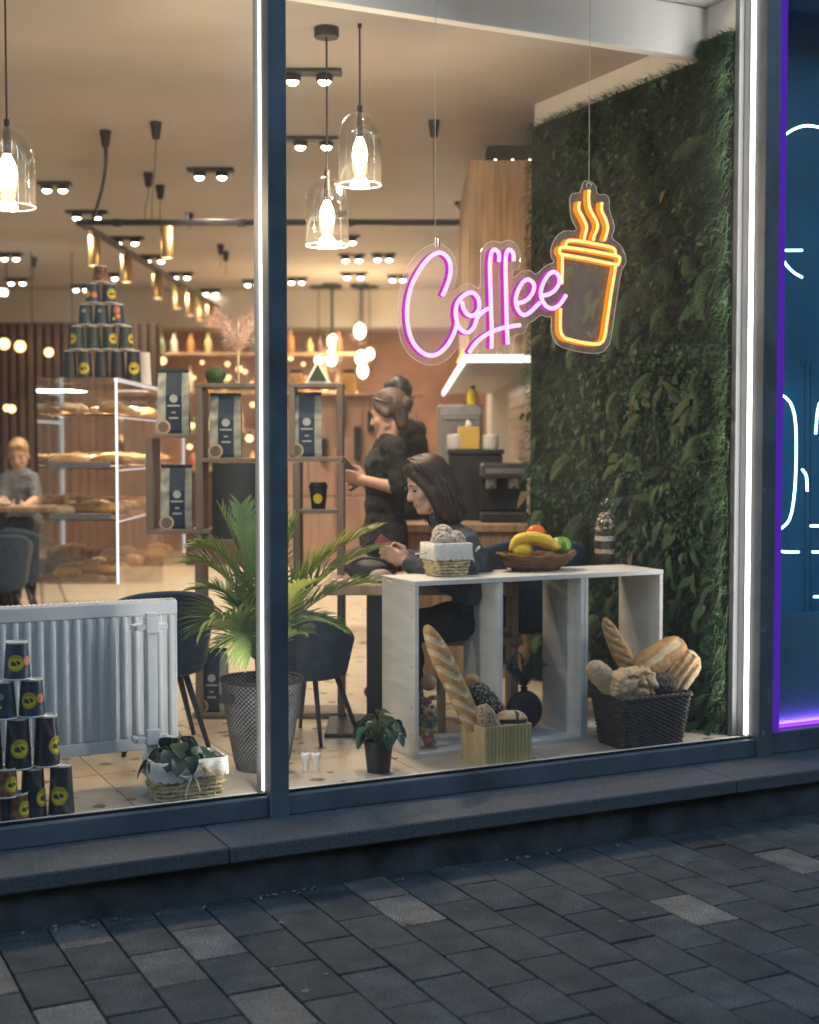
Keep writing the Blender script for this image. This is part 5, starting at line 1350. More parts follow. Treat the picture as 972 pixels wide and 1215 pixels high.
# ================================================================== bakery display case with cups on top
m_cglass = glassy('case glass', (.988,.992,.988), 1.45)
m_alu = mat('case aluminium', (.40,.40,.39), metal=.8, rough=.35)
Yd0, Yd1 = 7.2, 9.35
xl, xr = atY(45,600,Yd0).x, atY(141,600,Yd0).x
zt_ = atY(100,447,Yd0).z - FZ
dc_ = thing('display_case', 'tall glass bakery display case lit by LED bars', 'display case', (xl, Yd0, FZ), 0)
Wd, Dd = xr-xl, Yd1-Yd0
MB().bbox(0,Wd,0,Dd,0,.30,.01).build('base_cabinet', mat('case base',(.30,.20,.12),rough=.5,var=.2,scale=3), dc_)
for (a,b,c,d) in ((.006,Wd-.006,.0,.006),(.006,Wd-.006,Dd-.006,Dd)): MB().bbox(a,b,c,d,.302,zt_-.006,.001).build('glass_end', m_cglass, dc_)
for x in (0, Wd-.006): MB().bbox(x,x+.006,.0,Dd,.302,zt_-.006,.001).build('glass_side', m_cglass, dc_)
MB().bbox(0,Wd,0,Dd,zt_-.005,zt_,.001).build('glass_top', m_cglass, dc_)
for y in (0.01, Dd-.01): MB().bbox(Wd-.016,Wd-.004,y-.006,y+.006,.62,zt_-.008,.001).build('corner_led', emis('case led',(.92,.97,1.0),1.5), dc_)
for z in (.62,.95,1.22,1.50): 
    q = MB().bbox(.012,Wd-.012,.02,Dd-.02,z,z+.010,.001).build('shelf_board', m_cglass, dc_)
    if z > .7: MB().bbox(Wd-.022,Wd-.012,.05,Dd-.05,z-.009,z-.001,.001).build('led_bar', emis('case bar led',(.95,.97,1.0),1.3), q)
MB().bbox(Wd-.03,Wd-.012,.05,Dd-.05,zt_-.02,zt_-.007,.001).build('led_bar', emis('case led',(.92,.97,1.0),3.0), dc_)
lamp('case_light', 'AREA', (Wd/2, Dd/2, zt_-.03), 38, (1,.86,.66), .35, dc_)
def pastry_mesh(sty):
    mb = MB(); mb.ell((0,0,0),(1,1,1),18,14); V = []
    for v in mb.v:
        z_, y_, x_ = v
        if sty == 0: x,y,z = x_*.085, y_*.042*(1+.12*math.cos(x_*14)) + .03*x_*x_, z_*.035*(1+.12*math.cos(x_*14))
        elif sty == 1: x,y,z = x_*.06, y_*.055, z_*.035*(1+.1*nz((x_,y_,z_),3))
        else: x,y,z = x_*.13, y_*.05*(1-.2*abs(x_)), z_*.04*(1+.06*math.cos(x_*20))
        V.append((x,y,z if z > 0 else z*.6))
    mb.v = V; me = mb.mesh('pastry'); me.materials.append([m_crust, m_flour, m_crust][sty]); me.polygons.foreach_set('use_smooth',[True]*len(me.polygons)); return me
pms = [pastry_mesh(i) for i in range(3)]; rr = random.Random(14)
for z, lb, n in ((.63,'bottom shelf',14),(.96,'second shelf',16),(1.23,'third shelf',15),(1.51,'top shelf',11)):
    for i in range(n):
        sty = rr.randrange(3); sn = ['ridged croissant','floury round bun','long golden roll'][sty]; o = link('pastry', pms[sty], None, (xl+Wd*.5+(.095 if i % 2 else -.095)+rr.uniform(-.02,.02), Yd0+.14+i*(Dd-.3)/n, FZ+z+.010+.024), (0,0,rr.uniform(-1,1)))
        s = rr.uniform(.8,1.08); o.scale = (s,s,s)
        tag(o, '%s lying on the %s of the display case' % (sn, lb), 'pastry', '%ss on the %s of the display case' % (sn, lb))
for z in (.96,1.23):
    for i in range(4):
        t = thing('pastry_tray', 'wooden pastry tray on the %s of the display case' % ('second shelf' if z < 1 else 'third shelf'), 'tray', (xl+Wd*.5, Yd0+.25+i*.5, FZ+z+.0005), 0, 'wooden trays in the display case')
        MB().bbox(-.16,.16,-.2,.2,0,.006,.002).build('plate', m_oak, t); MB().bbox(-.16,.16,-.215,-.2005,0,.03,.002).build('lip', m_alu, t)

# cups on the case
Yp = 8.05; xc_ = atY(121,447,Yp).x; ztop_ = FZ+zt_+.001
rows = [(5,'k',.196),(4,'g',.142),(3,'b',.126),(2,'b',.118),(1,'n',.10)]
zz = ztop_; pitch = .092
nm_ = ['bottom','fourth','third','second','top']; pos = ['leftmost','second','third','fourth','rightmost']
for r, (n, mm, h) in enumerate(rows):
    for i in range(n):
        x = xc_ + (i-(n-1)/2)*pitch; p = Vector((x, Yp+rr.uniform(-.01,.01), zz))
        a = facecam(p); off = [[2,-.3,2,2,.1],[-.9,2,.7,1.1],[None,None,None],[None,.45],[None]][r][i]
        m_ = {'k':m_cupblack,'g':m_cupgreen,'b':m_cupnavy,'n':m_cupbrown}[mm]
        ex = None
        if r == 2 and i == 2: ex = [(-.1,.72,.020,m_coral),(.1,.42,.014,m_coral),(-.5,.3,.010,m_badge)]
        if r == 3 and i == 0: ex = [(.2,.42,.018,m_coral),(-.9,.45,.02,m_badge)]
        if r == 2 and i < 2: ex = [(-.3,.68,.013,m_greyp)]
        if r == 0 and i in (0,3): ex = [(-.2,.62,.012,m_greyp)]
        cnt = ('single ' if n == 1 else pos[i if not (i == n-1) else 4]+' ')
        make_cup(cnt+{'k':'charcoal','g':'dark green','b':'navy','n':'brown patterned'}[mm]+' cup in the '+nm_[r]+' row of the pyramid on the display case', p, m_, h-.003, .0445, .0355, a+(off or 0), 'cup pyramid on the display case', badge=off is not None, br=.034 if r == 0 else .030, extra=ex, zb=h*.45)
    zz += h
for x in (152,171):
    p = atY(x,447,Yp+.12); p.z = ztop_; make_cup('plain white paper cup behind the bottom row, '+('inner one' if x == 152 else 'outer one'), p, m_paper, .19, .042, .034, 0, 'plain white cups', badge=False)

# ================================================================== coffee shelf with bags
m_fr = mat('taupe shelf board', (.20,.15,.115), rough=.6, var=.15, scale=4, stretch=(4,4,.7), rnd=.08)
Ys = 6.75
cs = thing('coffee_shelf', 'zigzag taupe wood shelf of open boxes holding coffee bags', 'shelf', (atY(172,630,Ys).x, Ys, FZ), 0)
so = cs.location
def board(x0, x1, y0, y1, d=.22, name='board', m=None):
    a, c = atY(x0,y1,Ys), atY(x1,y0,Ys); return MB().bbox(a.x-so.x, c.x-so.x, 0, d, a.z-so.z, c.z-so.z, .002).build(name, m or m_fr, cs)
def vboard(x, y0, y1, w=7): return board(x-w/2, x+w/2, y0, y1, name='upright')
def hboard(y, x0, x1, w=5): return board(x0, x1, y-w/2, y+w/2)
for x, a, b in ((177,520,628),(236,460,628),(236,634,846),(312,455,543),(312,549,640),(346,460,541),(403,460,541),(352,549,846),(250,634,640),(404,549,846)): vboard(x, a, b)
for y, a, b in ((517,181,232),(631,173,250),(457,232,316),(546,240,308),(643,232,316),(457,342,407),(545,342,407),(607,356,400),(849,228,316),(745,240,308),(849,348,408)): hboard(y, a, b)
board(252,306,549,640,.02,'dark_back', m_black)
m_bagc = mat('cream bag paper', (.46,.45,.37), rough=.6, col2=(.20,.23,.19), scale=16, contrast=(.35,.6)); m_bagn = mat('navy bag label', (.012,.032,.060), rough=.5, var=.15); m_bagt = mat('tan sticker', (.58,.45,.28), rough=.6)
m_bagl = mat('label print', (.45,.47,.46), rough=.6)
def bag(px, ybase, lab, w=.152, h=.315):
    p = atY(px, ybase, Ys+.02); t = thing('coffee_bag', lab, 'coffee bag', (p.x, Ys+.03, p.z), R(rr.uniform(-4,4)), 'coffee bags on the taupe shelf')
    vs = []; 
    for z, k, dpt in ((0,1,.075),(.02,1.02,.085),(h*.6,1.0,.08),(h*.86,.98,.035),(h,.97,.008)):
        vs += [(-w/2*k,.0425-dpt/2,z),(w/2*k,.0425-dpt/2,z),(w/2*k,.0425,z),(w/2*k,.0425+dpt/2,z),(-w/2*k,.0425+dpt/2,z),(-w/2*k,.0425,z)]
    fs = [tuple(range(5,-1,-1)), tuple(range(24,30))] + [(6*k+i, 6*k+(i+1) % 6, 6*k+6+(i+1) % 6, 6*k+6+i) for k in range(4) for i in range(6)]
    b = MB()._add(vs, fs).build('bag_body', m_bagc, t)
    q = MB(); zs = [.004,.02,h*.6,h*.86,h-.002]; ys = [.004,-.0005,.0015,.024,.0375]
    q._add([(s*w*.25+.004, y-.0015, z) for z, y in zip(zs, ys) for s in (-1,1)], [(2*i,2*i+1,2*i+3,2*i+2) for i in range(4)]); q.build('label_band', m_bagn, t)
    MB().cyl((.004,-.003,h*.55),(.004,-.0005,h*.55),.020,16).build('roundel', m_bagl, t)
    for z, ww in ((.44,.03),(.335,.010),(.25,.022)): MB().box(.004-ww,.004+ww,-.0032,-.0025,h*z-.004,h*z+.004).build('print_line', m_bagl, t)
    MB().cyl((-w*.31,-.006,.034),(-w*.31,-.0025,.034),.036,20).build('tan_sticker', m_bagt, t); MB().cyl((-w*.31,-.0075,.034),(-w*.31,-.0058,.034),.026,18).build('sticker_ring', m_fr, t)
    MB().bbox(-w*.5,w*.5,.030,.046,h-.012,h+.004,.002).build('top_fold', m_bagn, t)
bag(205, 515, 'tall coffee bag standing on the upper left shelf board')
bag(209, 628.5, 'coffee bag inside the lower left open box')
bag(267, 543.5, 'coffee bag inside the upper box beside the window post')
bag(363, 542.5, 'coffee bag in the box right of the window post')
bag(250, 846.5, 'coffee bag in the lowest box behind the palm pot')
def tri(px, py, lab):
    p = atY(px, py, Ys+.1); t = thing('moss_triangle', lab, 'ornament', p, 0, 'moss triangles'); w, h = .065, .115
    MB().poly([(-w,0),(w,0),(0,h)], .05).build('white_frame', m_white, t); q = MB(); q.poly([(-w*.66,.012),(w*.66,.012),(0,h*.8)], .006, y0=-.0065); q.build('moss_face', greens[1], t)
tri(377, 454.5, 'white framed triangle filled with green moss right of the post'); 
t = thing('moss_block', 'dark green moss clump on the shelf left of the post', 'ornament', atY(256,454.5,Ys+.1), 0)
MB().ell((0,0,.035),(.055,.04,.045),14,10,lambda v: v*(1+.0)+Vector((nz(v,30),nz(v,33,2),nz(v,31,4)))*.012).build('clump', greens[1], t, True); MB().bbox(-.04,.04,-.03,.03,0,.01,.002).build('stand', m_black, t)
p = atY(378, 604.5, Ys+.08); t_ = thing('takeaway_cup', 'black takeaway cup with lid and yellow badge on the shelf', 'cup', p, 0)
MB().lathe([(.034,0),(.044,.11)],20,cap1=False).build('cup_wall', m_cupblack, t_, True); MB().lathe([(.047,.11),(.048,.118),(.042,.122),(.040,.135),(.0,.136)],20,cap1=False).build('lid', m_black, t_, True, auto=40)
q = MB(); patch(q, .034, .044, .11, facecam(p)-.1, .055, .024, .001, 20); q.build('badge', m_badge, t_)
# pampas plume
pl = thing('pampas_plume', 'pale pink feathery plume above the coffee shelf', 'plume', atY(283,454.5,Ys+.12), 0)
rr = random.Random(2); mp = mat('pink plume', (.72,.42,.36), rough=.95, col2=(.78,.62,.50), scale=6); qb = MB()
for j in range(9):
    a = j*.7; tip = Vector((math.cos(a)*.10*(.5+rr.random()), math.sin(a)*.06, .36+rr.uniform(-.05,.06))); cv = bez((0,0,.08),(0,0,.22),tip*.8,tip+Vector((tip.x*.5,0,-.03)),14)
    qb.tube(cv, .0012, 4)
    for i in range(150):
        k = rr.randrange(4,14); d = (cv[k+1 if k < 14 else k]-cv[k-1]).normalized(); e = Vector((rr.gauss(0,1),rr.gauss(0,1),rr.gauss(0,.6))).normalized()
        strip(qb, cv[k].lerp(cv[k-1], rr.random()), (d+e*.9).normalized(), rr.uniform(.035,.085), .0006, rr.uniform(.3,1.1), Vector((0,1,0)), 3)
qb.build('feathers', mp, pl)['kind'] = 'stuff'; MB().tube([(0,0,0),(.0,0,.3)],.006,6).build('stem', m_straw, pl); MB().lathe([(.04,0),(.05,.03),(.03,.1),(.035,.11)],14,cap1=False).build('vase', m_jar, pl, True)
# ================================================================== table, chairs
m_navy = mat('navy velvet', (.012,.034,.068), rough=.85, var=.2, scale=20, sheen=.1)
def shell_chair(label, loc, rz, s=1.0):
    t = thing('shell_chair', label, 'chair', loc, rz, 'navy shell chairs')
    # bucket: back curved round the sitter, facing local -y
    nu, nv = 18, 10; vs = []
    for j in range(nv+1):
        f = j/nv
        for i in range(nu+1):
            a = lerp(-PI*.62, PI*.62, i/nu); top = .80*s - .20*s*abs(a/(PI*.62))**2.2
            z = lerp(.40*s, top, f); r = (.215+.05*f)*s
            vs.append((r*math.sin(a), r*math.cos(a)*.95, z))
    mb = MB(); w = nu+1
    mb._add(vs, [(j*w+i, j*w+i+1, (j+1)*w+i+1, (j+1)*w+i) for j in range(nv) for i in range(nu)])
    o = mb.build('backrest', m_navy, t, True); sd = o.modifiers.new('thick','SOLIDIFY'); sd.thickness = .035*s; sd.offset = 0; o.modifiers.new('sub','SUBSURF').render_levels = 1
    MB().lathe([(.16*s,.36*s),(.215*s,.38*s),(.225*s,.42*s),(.20*s,.455*s),(.0,.465*s)],26,cap1=False).build('seat', m_navy, t, True)
    for x in (-1,1):
        for y in (-1,1): MB().tube([(x*.11*s,y*.11*s,.37*s),(x*.21*s,y*.20*s,0)],[.017*s,.011*s],8).build('leg', m_black, t, True)
    return t
cA = shell_chair('navy shell chair standing between the palm and the table', (atY(367,893,6.25).x, 6.32, FZ), R(150), .78)
cB = shell_chair('navy shell chair with its back rising behind the radiator', (atY(185,900,6.05).x, 6.15, FZ), R(200), .90)
tp_ = atY(455, 690, 6.45); ztab = .972
tab = thing('cafe_table', 'oak topped cafe table on a black square column', 'table', (atY(448,850,6.55).x, 6.55, FZ), 0)
zt2 = ztab-FZ
MB().bbox(-.24,.62,-.27,.36,zt2-.05,zt2,.006).build('tabletop', m_oak, tab); MB().bbox(-.05,.05,-.05,.05,.02,zt2-.051,.003).build('column', m_black, tab); MB().bbox(-.24,.24,-.24,.24,0,.0195,.004).build('base_plate', m_black, tab)
def ontab(px, py): 
    p = atZ(px, py, ztab); return p
bg_ = thing('black_bag', 'slouchy black bag lying on the cafe table', 'bag', (atY(440,690,6.5).x, 6.50, ztab+.001), 0)
MB().ell((0,0,.045),(.13,.10,.052),18,10,lambda v: Vector((v.x, v.y, max(v.z,.0)))+Vector((nz(v,14),nz(v,15,3),max(0,nz(v,13,5))))*.012).build('body', mat('black nylon',(.015,.015,.018),rough=.6), bg_, True); MB().tube(crom([(-.09,-.05,.08),(-.03,-.09,.11),(.05,-.08,.10),(.09,-.05,.07)],5),.008,6).build('strap', m_black, bg_, True)
pa = thing('striped_pouch', 'striped fabric pouch beside the black bag on the table', 'pouch', (atY(447,690,6.34).x+.02, 6.36, ztab+.001), 0)
MB().ell((0,0,.03),(.055,.035,.033),16,10,lambda v: Vector((v.x,v.y,max(v.z,0)))).build('body', mat('pouch stripes',(.50,.40,.32),rough=.8,col2=(.28,.2,.16),scale=10,stretch=(1,1,14)), pa, True); MB().tube([(-.05,0,.055),(.05,0,.055)],.003,5).build('zip', m_black, pa)
np_ = thing('paper_napkin', 'folded white napkin on the table edge under the palm', 'napkin', (atY(408,690,6.4).x, 6.40, ztab+.001), R(20)); MB().bbox(-.05,.05,-.04,.04,0,.006,.001).build('sheet', m_paper, np_); MB().bbox(-.05,.0,-.04,.04,.0065,.011,.001).build('fold', m_paper, np_)
shell_chair('navy shell chair behind the middle bay of the box shelf', (atY(627,800,7.0).x, 7.02, FZ), R(185), 1.12)
# timber chair the woman sits on
wch = thing('wooden_chair', 'light oak chair under the seated woman', 'chair', (atY(566,850,6.55).x, 6.62, FZ), 0)
MB().bbox(-.21,.21,-.21,.21,.41,.45,.01).build('seat', m_oak, wch)
for x in (-1,1):
    for y in (-1,1): MB().bbox(x*.17-.018,x*.17+.018,y*.17-.018,y*.17+.018,0,.409 if x < 0 else .78,.003).build('leg', m_oak, wch)
for z in (.55,.68): MB().bbox(.155,.185,-.152,.152,z,z+.07,.004).build('back_slat', m_oak, wch)

# ================================================================== palm in a woven pot
pc = Vector((atY(311,900,5.72).x, 5.72, FZ)); 
wp1, wp2 = mat('pale pot strand',(.34,.33,.31),rough=.6,var=.2), mat('dark pot strand',(.035,.035,.04),rough=.6,var=.2)
pot = thing('woven_pot', 'tall grey woven plant pot behind the window post', 'plant pot', pc, 0)
NU, NV = 96, 40; hp = .375; mb = MB(); vs = []
for j in range(NV+1):
    f = j/NV; r = lerp(.105,.168,f**.8)
    for i in range(NU): a = 2*PI*i/NU; k = 1+.018*(1 if (i+j) % 2 else -1); vs.append((r*k*math.cos(a), r*k*math.sin(a), hp*f))
mb._add(vs, [(j*NU+i, j*NU+(i+1) % NU, (j+1)*NU+(i+1) % NU, (j+1)*NU+i) for j in range(NV) for i in range(NU)])
mb.mi = [1 if (i+j) % 2 else 0 for j in range(NV) for i in range(NU)]
mb.build('woven_wall', [wp1, wp2], pot); MB().lathe([(.100,.0),(.104,.004)],24).build('pot_base', wp2, pot)
MB().tube([(.170*math.cos(k*PI/24),.170*math.sin(k*PI/24),hp) for k in range(48)],.007,6,True).build('rim', wp2, pot, True)
MB().lathe([(.150,hp-.04),(.0,hp-.03)],24,cap0=False,cap1=False).build('soil', m_soil, pot)
for s_ in (-1,1): MB().bbox(s_*.13-.03,s_*.13+.03,-.135,-.125,hp-.08,hp-.045,.003).build('grip', wp2, pot)
def palm_mat(name, c, c2):
    m = mat(name, c, rough=.45, col2=c2, scale=9, spec=.4, contrast=(.25,.75)); return m
m_palm = palm_mat('palm leaflet', (.27,.34,.07), (.13,.21,.05)); m_palm2 = palm_mat('yellowing palm leaflet', (.48,.42,.09), (.28,.34,.06)); m_rachis = mat('palm rachis', (.26,.27,.07), rough=.5)
m_palm3 = palm_mat('deep palm leaflet', (.15,.23,.06), (.08,.15,.045))
palm = thing('palm_plant', 'areca palm with feathery fronds growing from the woven pot', 'plant', pc+Vector((0,0,hp-.035)), 0)
PO = palm.location
def frond(base_, ctrl, mid, tip, n=26, L=.20, m=None, seed=0, droop=.5, start=.30, wl=.0088):
    rr = random.Random(seed); pts = bez(base_-PO, ctrl-PO, mid-PO, tip-PO, 40)
    r_ = MB().tube(pts, [lerp(.0052,.0015,i/40) for i in range(41)], 6).build('frond', m_rachis, palm, True)
    lf = MB()
    for i in range(n):
        f = lerp(start, .99, i/(n-1)); k = min(39, int(f*40)); p = pts[k].lerp(pts[k+1], f*40-k); d = (pts[k+1]-pts[max(0,k-1)]).normalized()
        side = d.cross(Vector((0,0,1))); side = side.normalized() if side.length > .15 else Vector((1,0,0)); up = side.cross(d)
        g = (f-start)/(1-start); LL = L*(.55+.75*math.sin(PI*min(1,g*.8+.18)))*(1-.35*g)*rr.uniform(.88,1.1)
        for s_ in (-1,1):
            dd = (d*lerp(.75,1.15,g) + side*s_*1.0 + up*.35 + Vector((rr.gauss(0,.05),rr.gauss(0,.05),rr.gauss(0,.05)))).normalized()
            q = p.copy(); vs = []; segs = 5
            wv = dd.cross(up).normalized()
            for j in range(segs+1):
                h = j/segs; w = wl*(1-(2*h-.7)**2*.45)*(1-h)**.35 if j < segs else .0002
                vs += [q-wv*w+up*w*.5, q, q+wv*w+up*w*.5]
                dd = (dd+Vector((0,0,-1))*droop/segs*(.3+h)).normalized(); q = q+dd*(LL/segs)
            lf._add(vs, [(3*j+a, 3*j+a+1, 3*j+a+4, 3*j+a+3) for j in range(segs) for a in (0,1)])
    lf.build('leaflets', m or m_palm, r_, True)['kind'] = 'stuff'
def fp_(px, py, dY=0.0): return atY(px, py, pc.y+dY)
b0 = PO + Vector((0,0,.0))
FR = [ # ctrl, mid, tip (photo points with depth offset), length, material
 ((305,720,0),(292,650,.02),(285,600,.05),.15,m_palm3,.15),
 ((308,730,.1),(300,680,.1),(262,605,.12),.16,m_palm3,.3),
 ((300,700,-.05),(270,640,-.08),(228,650,-.10),.15,m_palm,.6),
 ((305,720,0),(265,660,-.05),(222,668,-.02),.16,m_palm,.5),
 ((305,735,.08),(280,690,.12),(232,700,.15),.15,m_palm3,.7),
 ((302,745,-.12),(268,715,-.20),(240,748,-.26),.20,m_palm,.9),
 ((300,750,-.15),(282,728,-.28),(296,778,-.33),.18,m_palm,1.0),
 ((330,720,0),(372,655,-.02),(446,628,.0),.17,m_palm2,.35),
 ((328,730,0),(380,670,-.06),(452,650,-.08),.18,m_palm,.5),
 ((326,740,.05),(385,690,.03),(452,690,.02),.17,m_palm,.7),
 ((322,750,-.05),(355,715,-.1),(408,748,-.12),.13,m_palm,.8),
 ((320,745,.1),(350,690,.14),(392,655,.18),.16,m_palm3,.4),
 ((318,730,.0),(335,660,.0),(352,618,.02),.15,m_palm,.4),
 ((316,740,-.1),(345,700,-.18),(372,690,-.22),.14,m_palm2,.9),
 ((312,720,.15),(316,640,.2),(330,600,.24),.15,m_palm3,.3),
 ((318,770,-.05),(340,745,-.1),(362,752,-.14),.11,m_palm,.8),
 ((306,770,-.02),(285,748,-.02),(256,770,.0),.12,m_palm3,.8)]
for i, (c, m_, t, L, mt, dr) in enumerate(FR):
    bb_ = b0 + Vector((math.cos(i*2.4)*.02, math.sin(i*2.4)*.02, 0))
    frond(bb_, fp_(*c), fp_(*m_), fp_(*t), L=L*1.2, m=mt, seed=i, droop=dr)

# ================================================================== people
m_skin = mat('skin', (.58,.36,.26), rough=.5, var=.06, scale=12, sss=.08)
m_hairb = mat('dark brown hair', (.022,.013,.010), rough=.42, col2=(.060,.035,.024), scale=16, stretch=(6,6,.5), bump=.5, bscale=50)
m_hairk = mat('black hair', (.010,.009,.009), rough=.45, col2=(.03,.026,.024), scale=16, bump=.4)
m_hairl = mat('blonde hair', (.52,.34,.15), rough=.5, col2=(.30,.18,.08), scale=20, bump=.4)
m_hairm = mat('ash brown hair', (.12,.08,.058), rough=.5, col2=(.045,.032,.026), scale=18, stretch=(4,4,1), bump=.5, bscale=60)
m_knit = mat('slate knit', (.060,.072,.088), rough=.9, var=.15, scale=40, bump=.4, bscale=220)
m_blackt = mat('black cotton', (.017,.0165,.018), rough=.85, var=.2, scale=30)
m_greyt = mat('grey cotton', (.15,.155,.17), rough=.9, var=.1)
m_jean = mat('dark denim', (.018,.022,.034), rough=.85, var=.2, scale=40)
def cap(mb, a, b, ra, rb, n=14):
    a, b = Vector(a), Vector(b); d = b-a; L = d.length
    if L < 1e-6: mb.ell(a, (ra,)*3, n, 8); return
    d.normalize(); pts = []; rs = []
    for k in range(5): q = PI/2*(1-k/4); pts.append(a-d*ra*math.sin(q)); rs.append(max(1e-4, ra*math.cos(q)))
    for k in range(5): q = PI/2*k/4; pts.append(b+d*rb*math.sin(q)); rs.append(max(1e-4, rb*math.cos(q)))
    mb.tube(pts, rs, n)
def fuse(mb, name, m, parent, vox, sm=4):
    o = mb.build(name, m, parent, True); r = o.modifiers.new('fuse','REMESH'); r.mode = 'VOXEL'; r.voxel_size = vox; r.use_smooth_shade = True
    s = o.modifiers.new('smooth','SMOOTH'); s.factor = .5; s.iterations = sm
    return o
WR = bpy.data.textures.new('cloth wrinkles', 'CLOUDS'); WR.noise_scale = .055; WR.noise_depth = 1
def wrinkle(o):
    d = o.modifiers.new('folds','DISPLACE'); d.texture = WR; d.strength = .028; d.mid_level = .5; d.texture_coords = 'LOCAL'; return o
def person(label, J, cloth, trousers, hairf, mhair, vox=.008, sleeve=1.0, group=None, collar=.0, shoes=True, look=None, strands=None):
    """J: world joints. look=(forward, up) of the head"""
    ro = Vector((J['pelvis'].x, J['pelvis'].y, FZ)); t = thing('person', label, 'person', ro, 0, group)
    g = {k: v-ro for k, v in J.items()}
    fw, up = Vector(look[0]).normalized(), Vector(look[1]); up = (up-fw*up.dot(fw)).normalized(); lf = up.cross(fw)
    HM = Matrix.Translation(g['head']) @ Matrix((fw, lf, up)).transposed().to_4x4()
    def head(mb):
        mb.M = HM
        mb.ell((-.014,0,.040),(.096,.074,.092),20,14); mb.ell((.020,0,-.018),(.070,.060,.098),18,12)
        cap(mb,(.040,0,-.092),(.066,0,-.094),.034,.022); cap(mb,(.0,-.045,-.055),(.04,-.028,-.085),.024,.022); cap(mb,(.0,.045,-.055),(.04,.028,-.085),.024,.022)
        cap(mb,(.080,0,.016),(.102,0,-.026),.0095,.0135); cap(mb,(.094,-.010,-.032),(.094,.010,-.032),.0085,.0085)
        cap(mb,(.066,-.034,.026),(.076,0,.030),.013,.014); cap(mb,(.066,.034,.026),(.076,0,.030),.013,.014)
        cap(mb,(.082,-.014,-.058),(.082,.014,-.058),.0085,.0085); cap(mb,(.080,-.012,-.070),(.080,.012,-.070),.009,.009)
        cap(mb,(.055,-.038,-.028),(.05,-.040,-.02),.022,.022); cap(mb,(.055,.038,-.028),(.05,.040,-.02),.022,.022)
        for s_ in (-1,1): mb.ell((-.010,s_*.076,-.008),(.017,.010,.029),10,8)
        mb.M = None
    def hand(mb, w, e, sgn, curl=.5):
        d = (w-e).normalized(); n = g.get('palmn', Vector((0,0,-1))); n = (n-d*n.dot(d)).normalized(); s = d.cross(n)*sgn
        pc_ = w+d*.045
        cap(mb, w, w+d*.02, .024,.026); cap(mb, pc_-s*.022, pc_+s*.022, .018,.018); cap(mb, w+d*.075-s*.024, w+d*.075+s*.024, .0135,.0135); cap(mb, w+d*.06-s*.02, w+d*.06+s*.02,.016,.016)
        for k, L in enumerate((.066,.078,.072,.056)):
            b = w+d*.082+s*(.028-.0185*k); m = b+(d*.85+n*curl)*L*.5; e2 = m+(d*.45+n*curl*1.8).normalized()*L*.5
            cap(mb, b, m, .0088,.0082, 8); cap(mb, m, e2, .0082,.0068, 8)
        b = w+d*.025+s*.026; m = b+(d*.6+s*.8).normalized()*.038; cap(mb, b, m, .0125,.0105, 8); cap(mb, m, m+(d*.9+s*.1+n*.4).normalized()*.032, .0105,.008, 8)
    body = MB(); head(body); cap(body, g['neck'], g['head']-up*.05-fw*.012, .052,.048)
    ch, pe = g['chest'], g['pelvis']; shx = (g['shl']-g['shr']); sx = shx.normalized()
    def torso(mb, x):
        cap(mb, g['shl']-sx*.03, g['shr']+sx*.03, .056+x,.056+x); cap(mb, ch+sx*.07, ch-sx*.07, .094+x,.094+x)
        wa = ch.lerp(pe,.55); cap(mb, wa+sx*.055, wa-sx*.055, .092+x,.092+x); cap(mb, pe+sx*.075, pe-sx*.075, .108+x,.108+x)
        for k in (.25,.8): q = ch.lerp(pe,k); cap(mb, q+sx*.06, q-sx*.06, .093+x,.093+x)
        q = g['neck'].lerp(ch,.3); cap(mb, q+sx*.06, q-sx*.06, .055+x,.055+x); cap(mb, g['neck'].lerp(ch,.3) if x else g['neck'], ch, .058+x,.085+x)
    def arm(mb, s, x, part=1.0):
        a, e, w = g['sh'+s], g['el'+s], g['wr'+s]; cap(mb, a, e, .048+x,.038+x)
        if part > .5: cap(mb, e, e.lerp(w, part), .039+x,.026+x+(.006 if x else 0))
    def leg(mb, s, x): cap(mb, g['hip'+s], g['kn'+s], .078+x,.054+x); cap(mb, g['kn'+s], g['an'+s], .053+x,.036+x+(.01 if x else 0))
    torso(body, 0)
    for s in 'lr': arm(body, s, 0); hand(body, g['wr'+s], g['el'+s], 1 if s == 'l' else -1); leg(body, s, 0)
    bo = fuse(body, 'body', m_skin, t, vox*.75, 3)
    top = MB(); torso(top, .013)
    for s in 'lr': arm(top, s, .010, sleeve)
    if collar: cap(top, g['neck']-Vector((0,0,.03)), g['neck'].lerp(g['head']-up*.05, collar), .066,.060)
    wrinkle(fuse(top, 'top', cloth, t, vox, 3))
    tr = MB()
    for s in 'lr': leg(tr, s, .012)
    cap(tr, pe+sx*.075+Vector((0,0,-.02)), pe-sx*.075+Vector((0,0,-.02)), .125,.125); wrinkle(fuse(tr, 'trousers', trousers, t, vox*1.2, 3))
    for s in 'lr':
        f = g['foot'+s]; sh_ = MB(); cap(sh_, g['an'+s]-Vector((0,0,.03)), f, .044,.036); fuse(sh_, 'shoe', m_black, t, vox*1.2, 2)
    hb = MB(); hb.M = HM; hairf(hb); hb.M = None; ho = fuse(hb, 'hair', mhair, t, vox, 2)
    if strands:
        sb_ = MB(); sb_.M = HM; strands(sb_); sb_.build('strands', mhair, ho, True)['kind'] = 'stuff'
    fe = MB(); fe.M = HM
    for s_ in (-1,1):
        fe.ell((.0735,s_*.031,.004),(.010,.0135,.0055),10,6); cap(fe,(.078,s_*.046,.030),(.084,s_*.018,.034),.0026,.0034,6)
    fe.M = None; fe.build('eyes', m_hairk, bo, True)
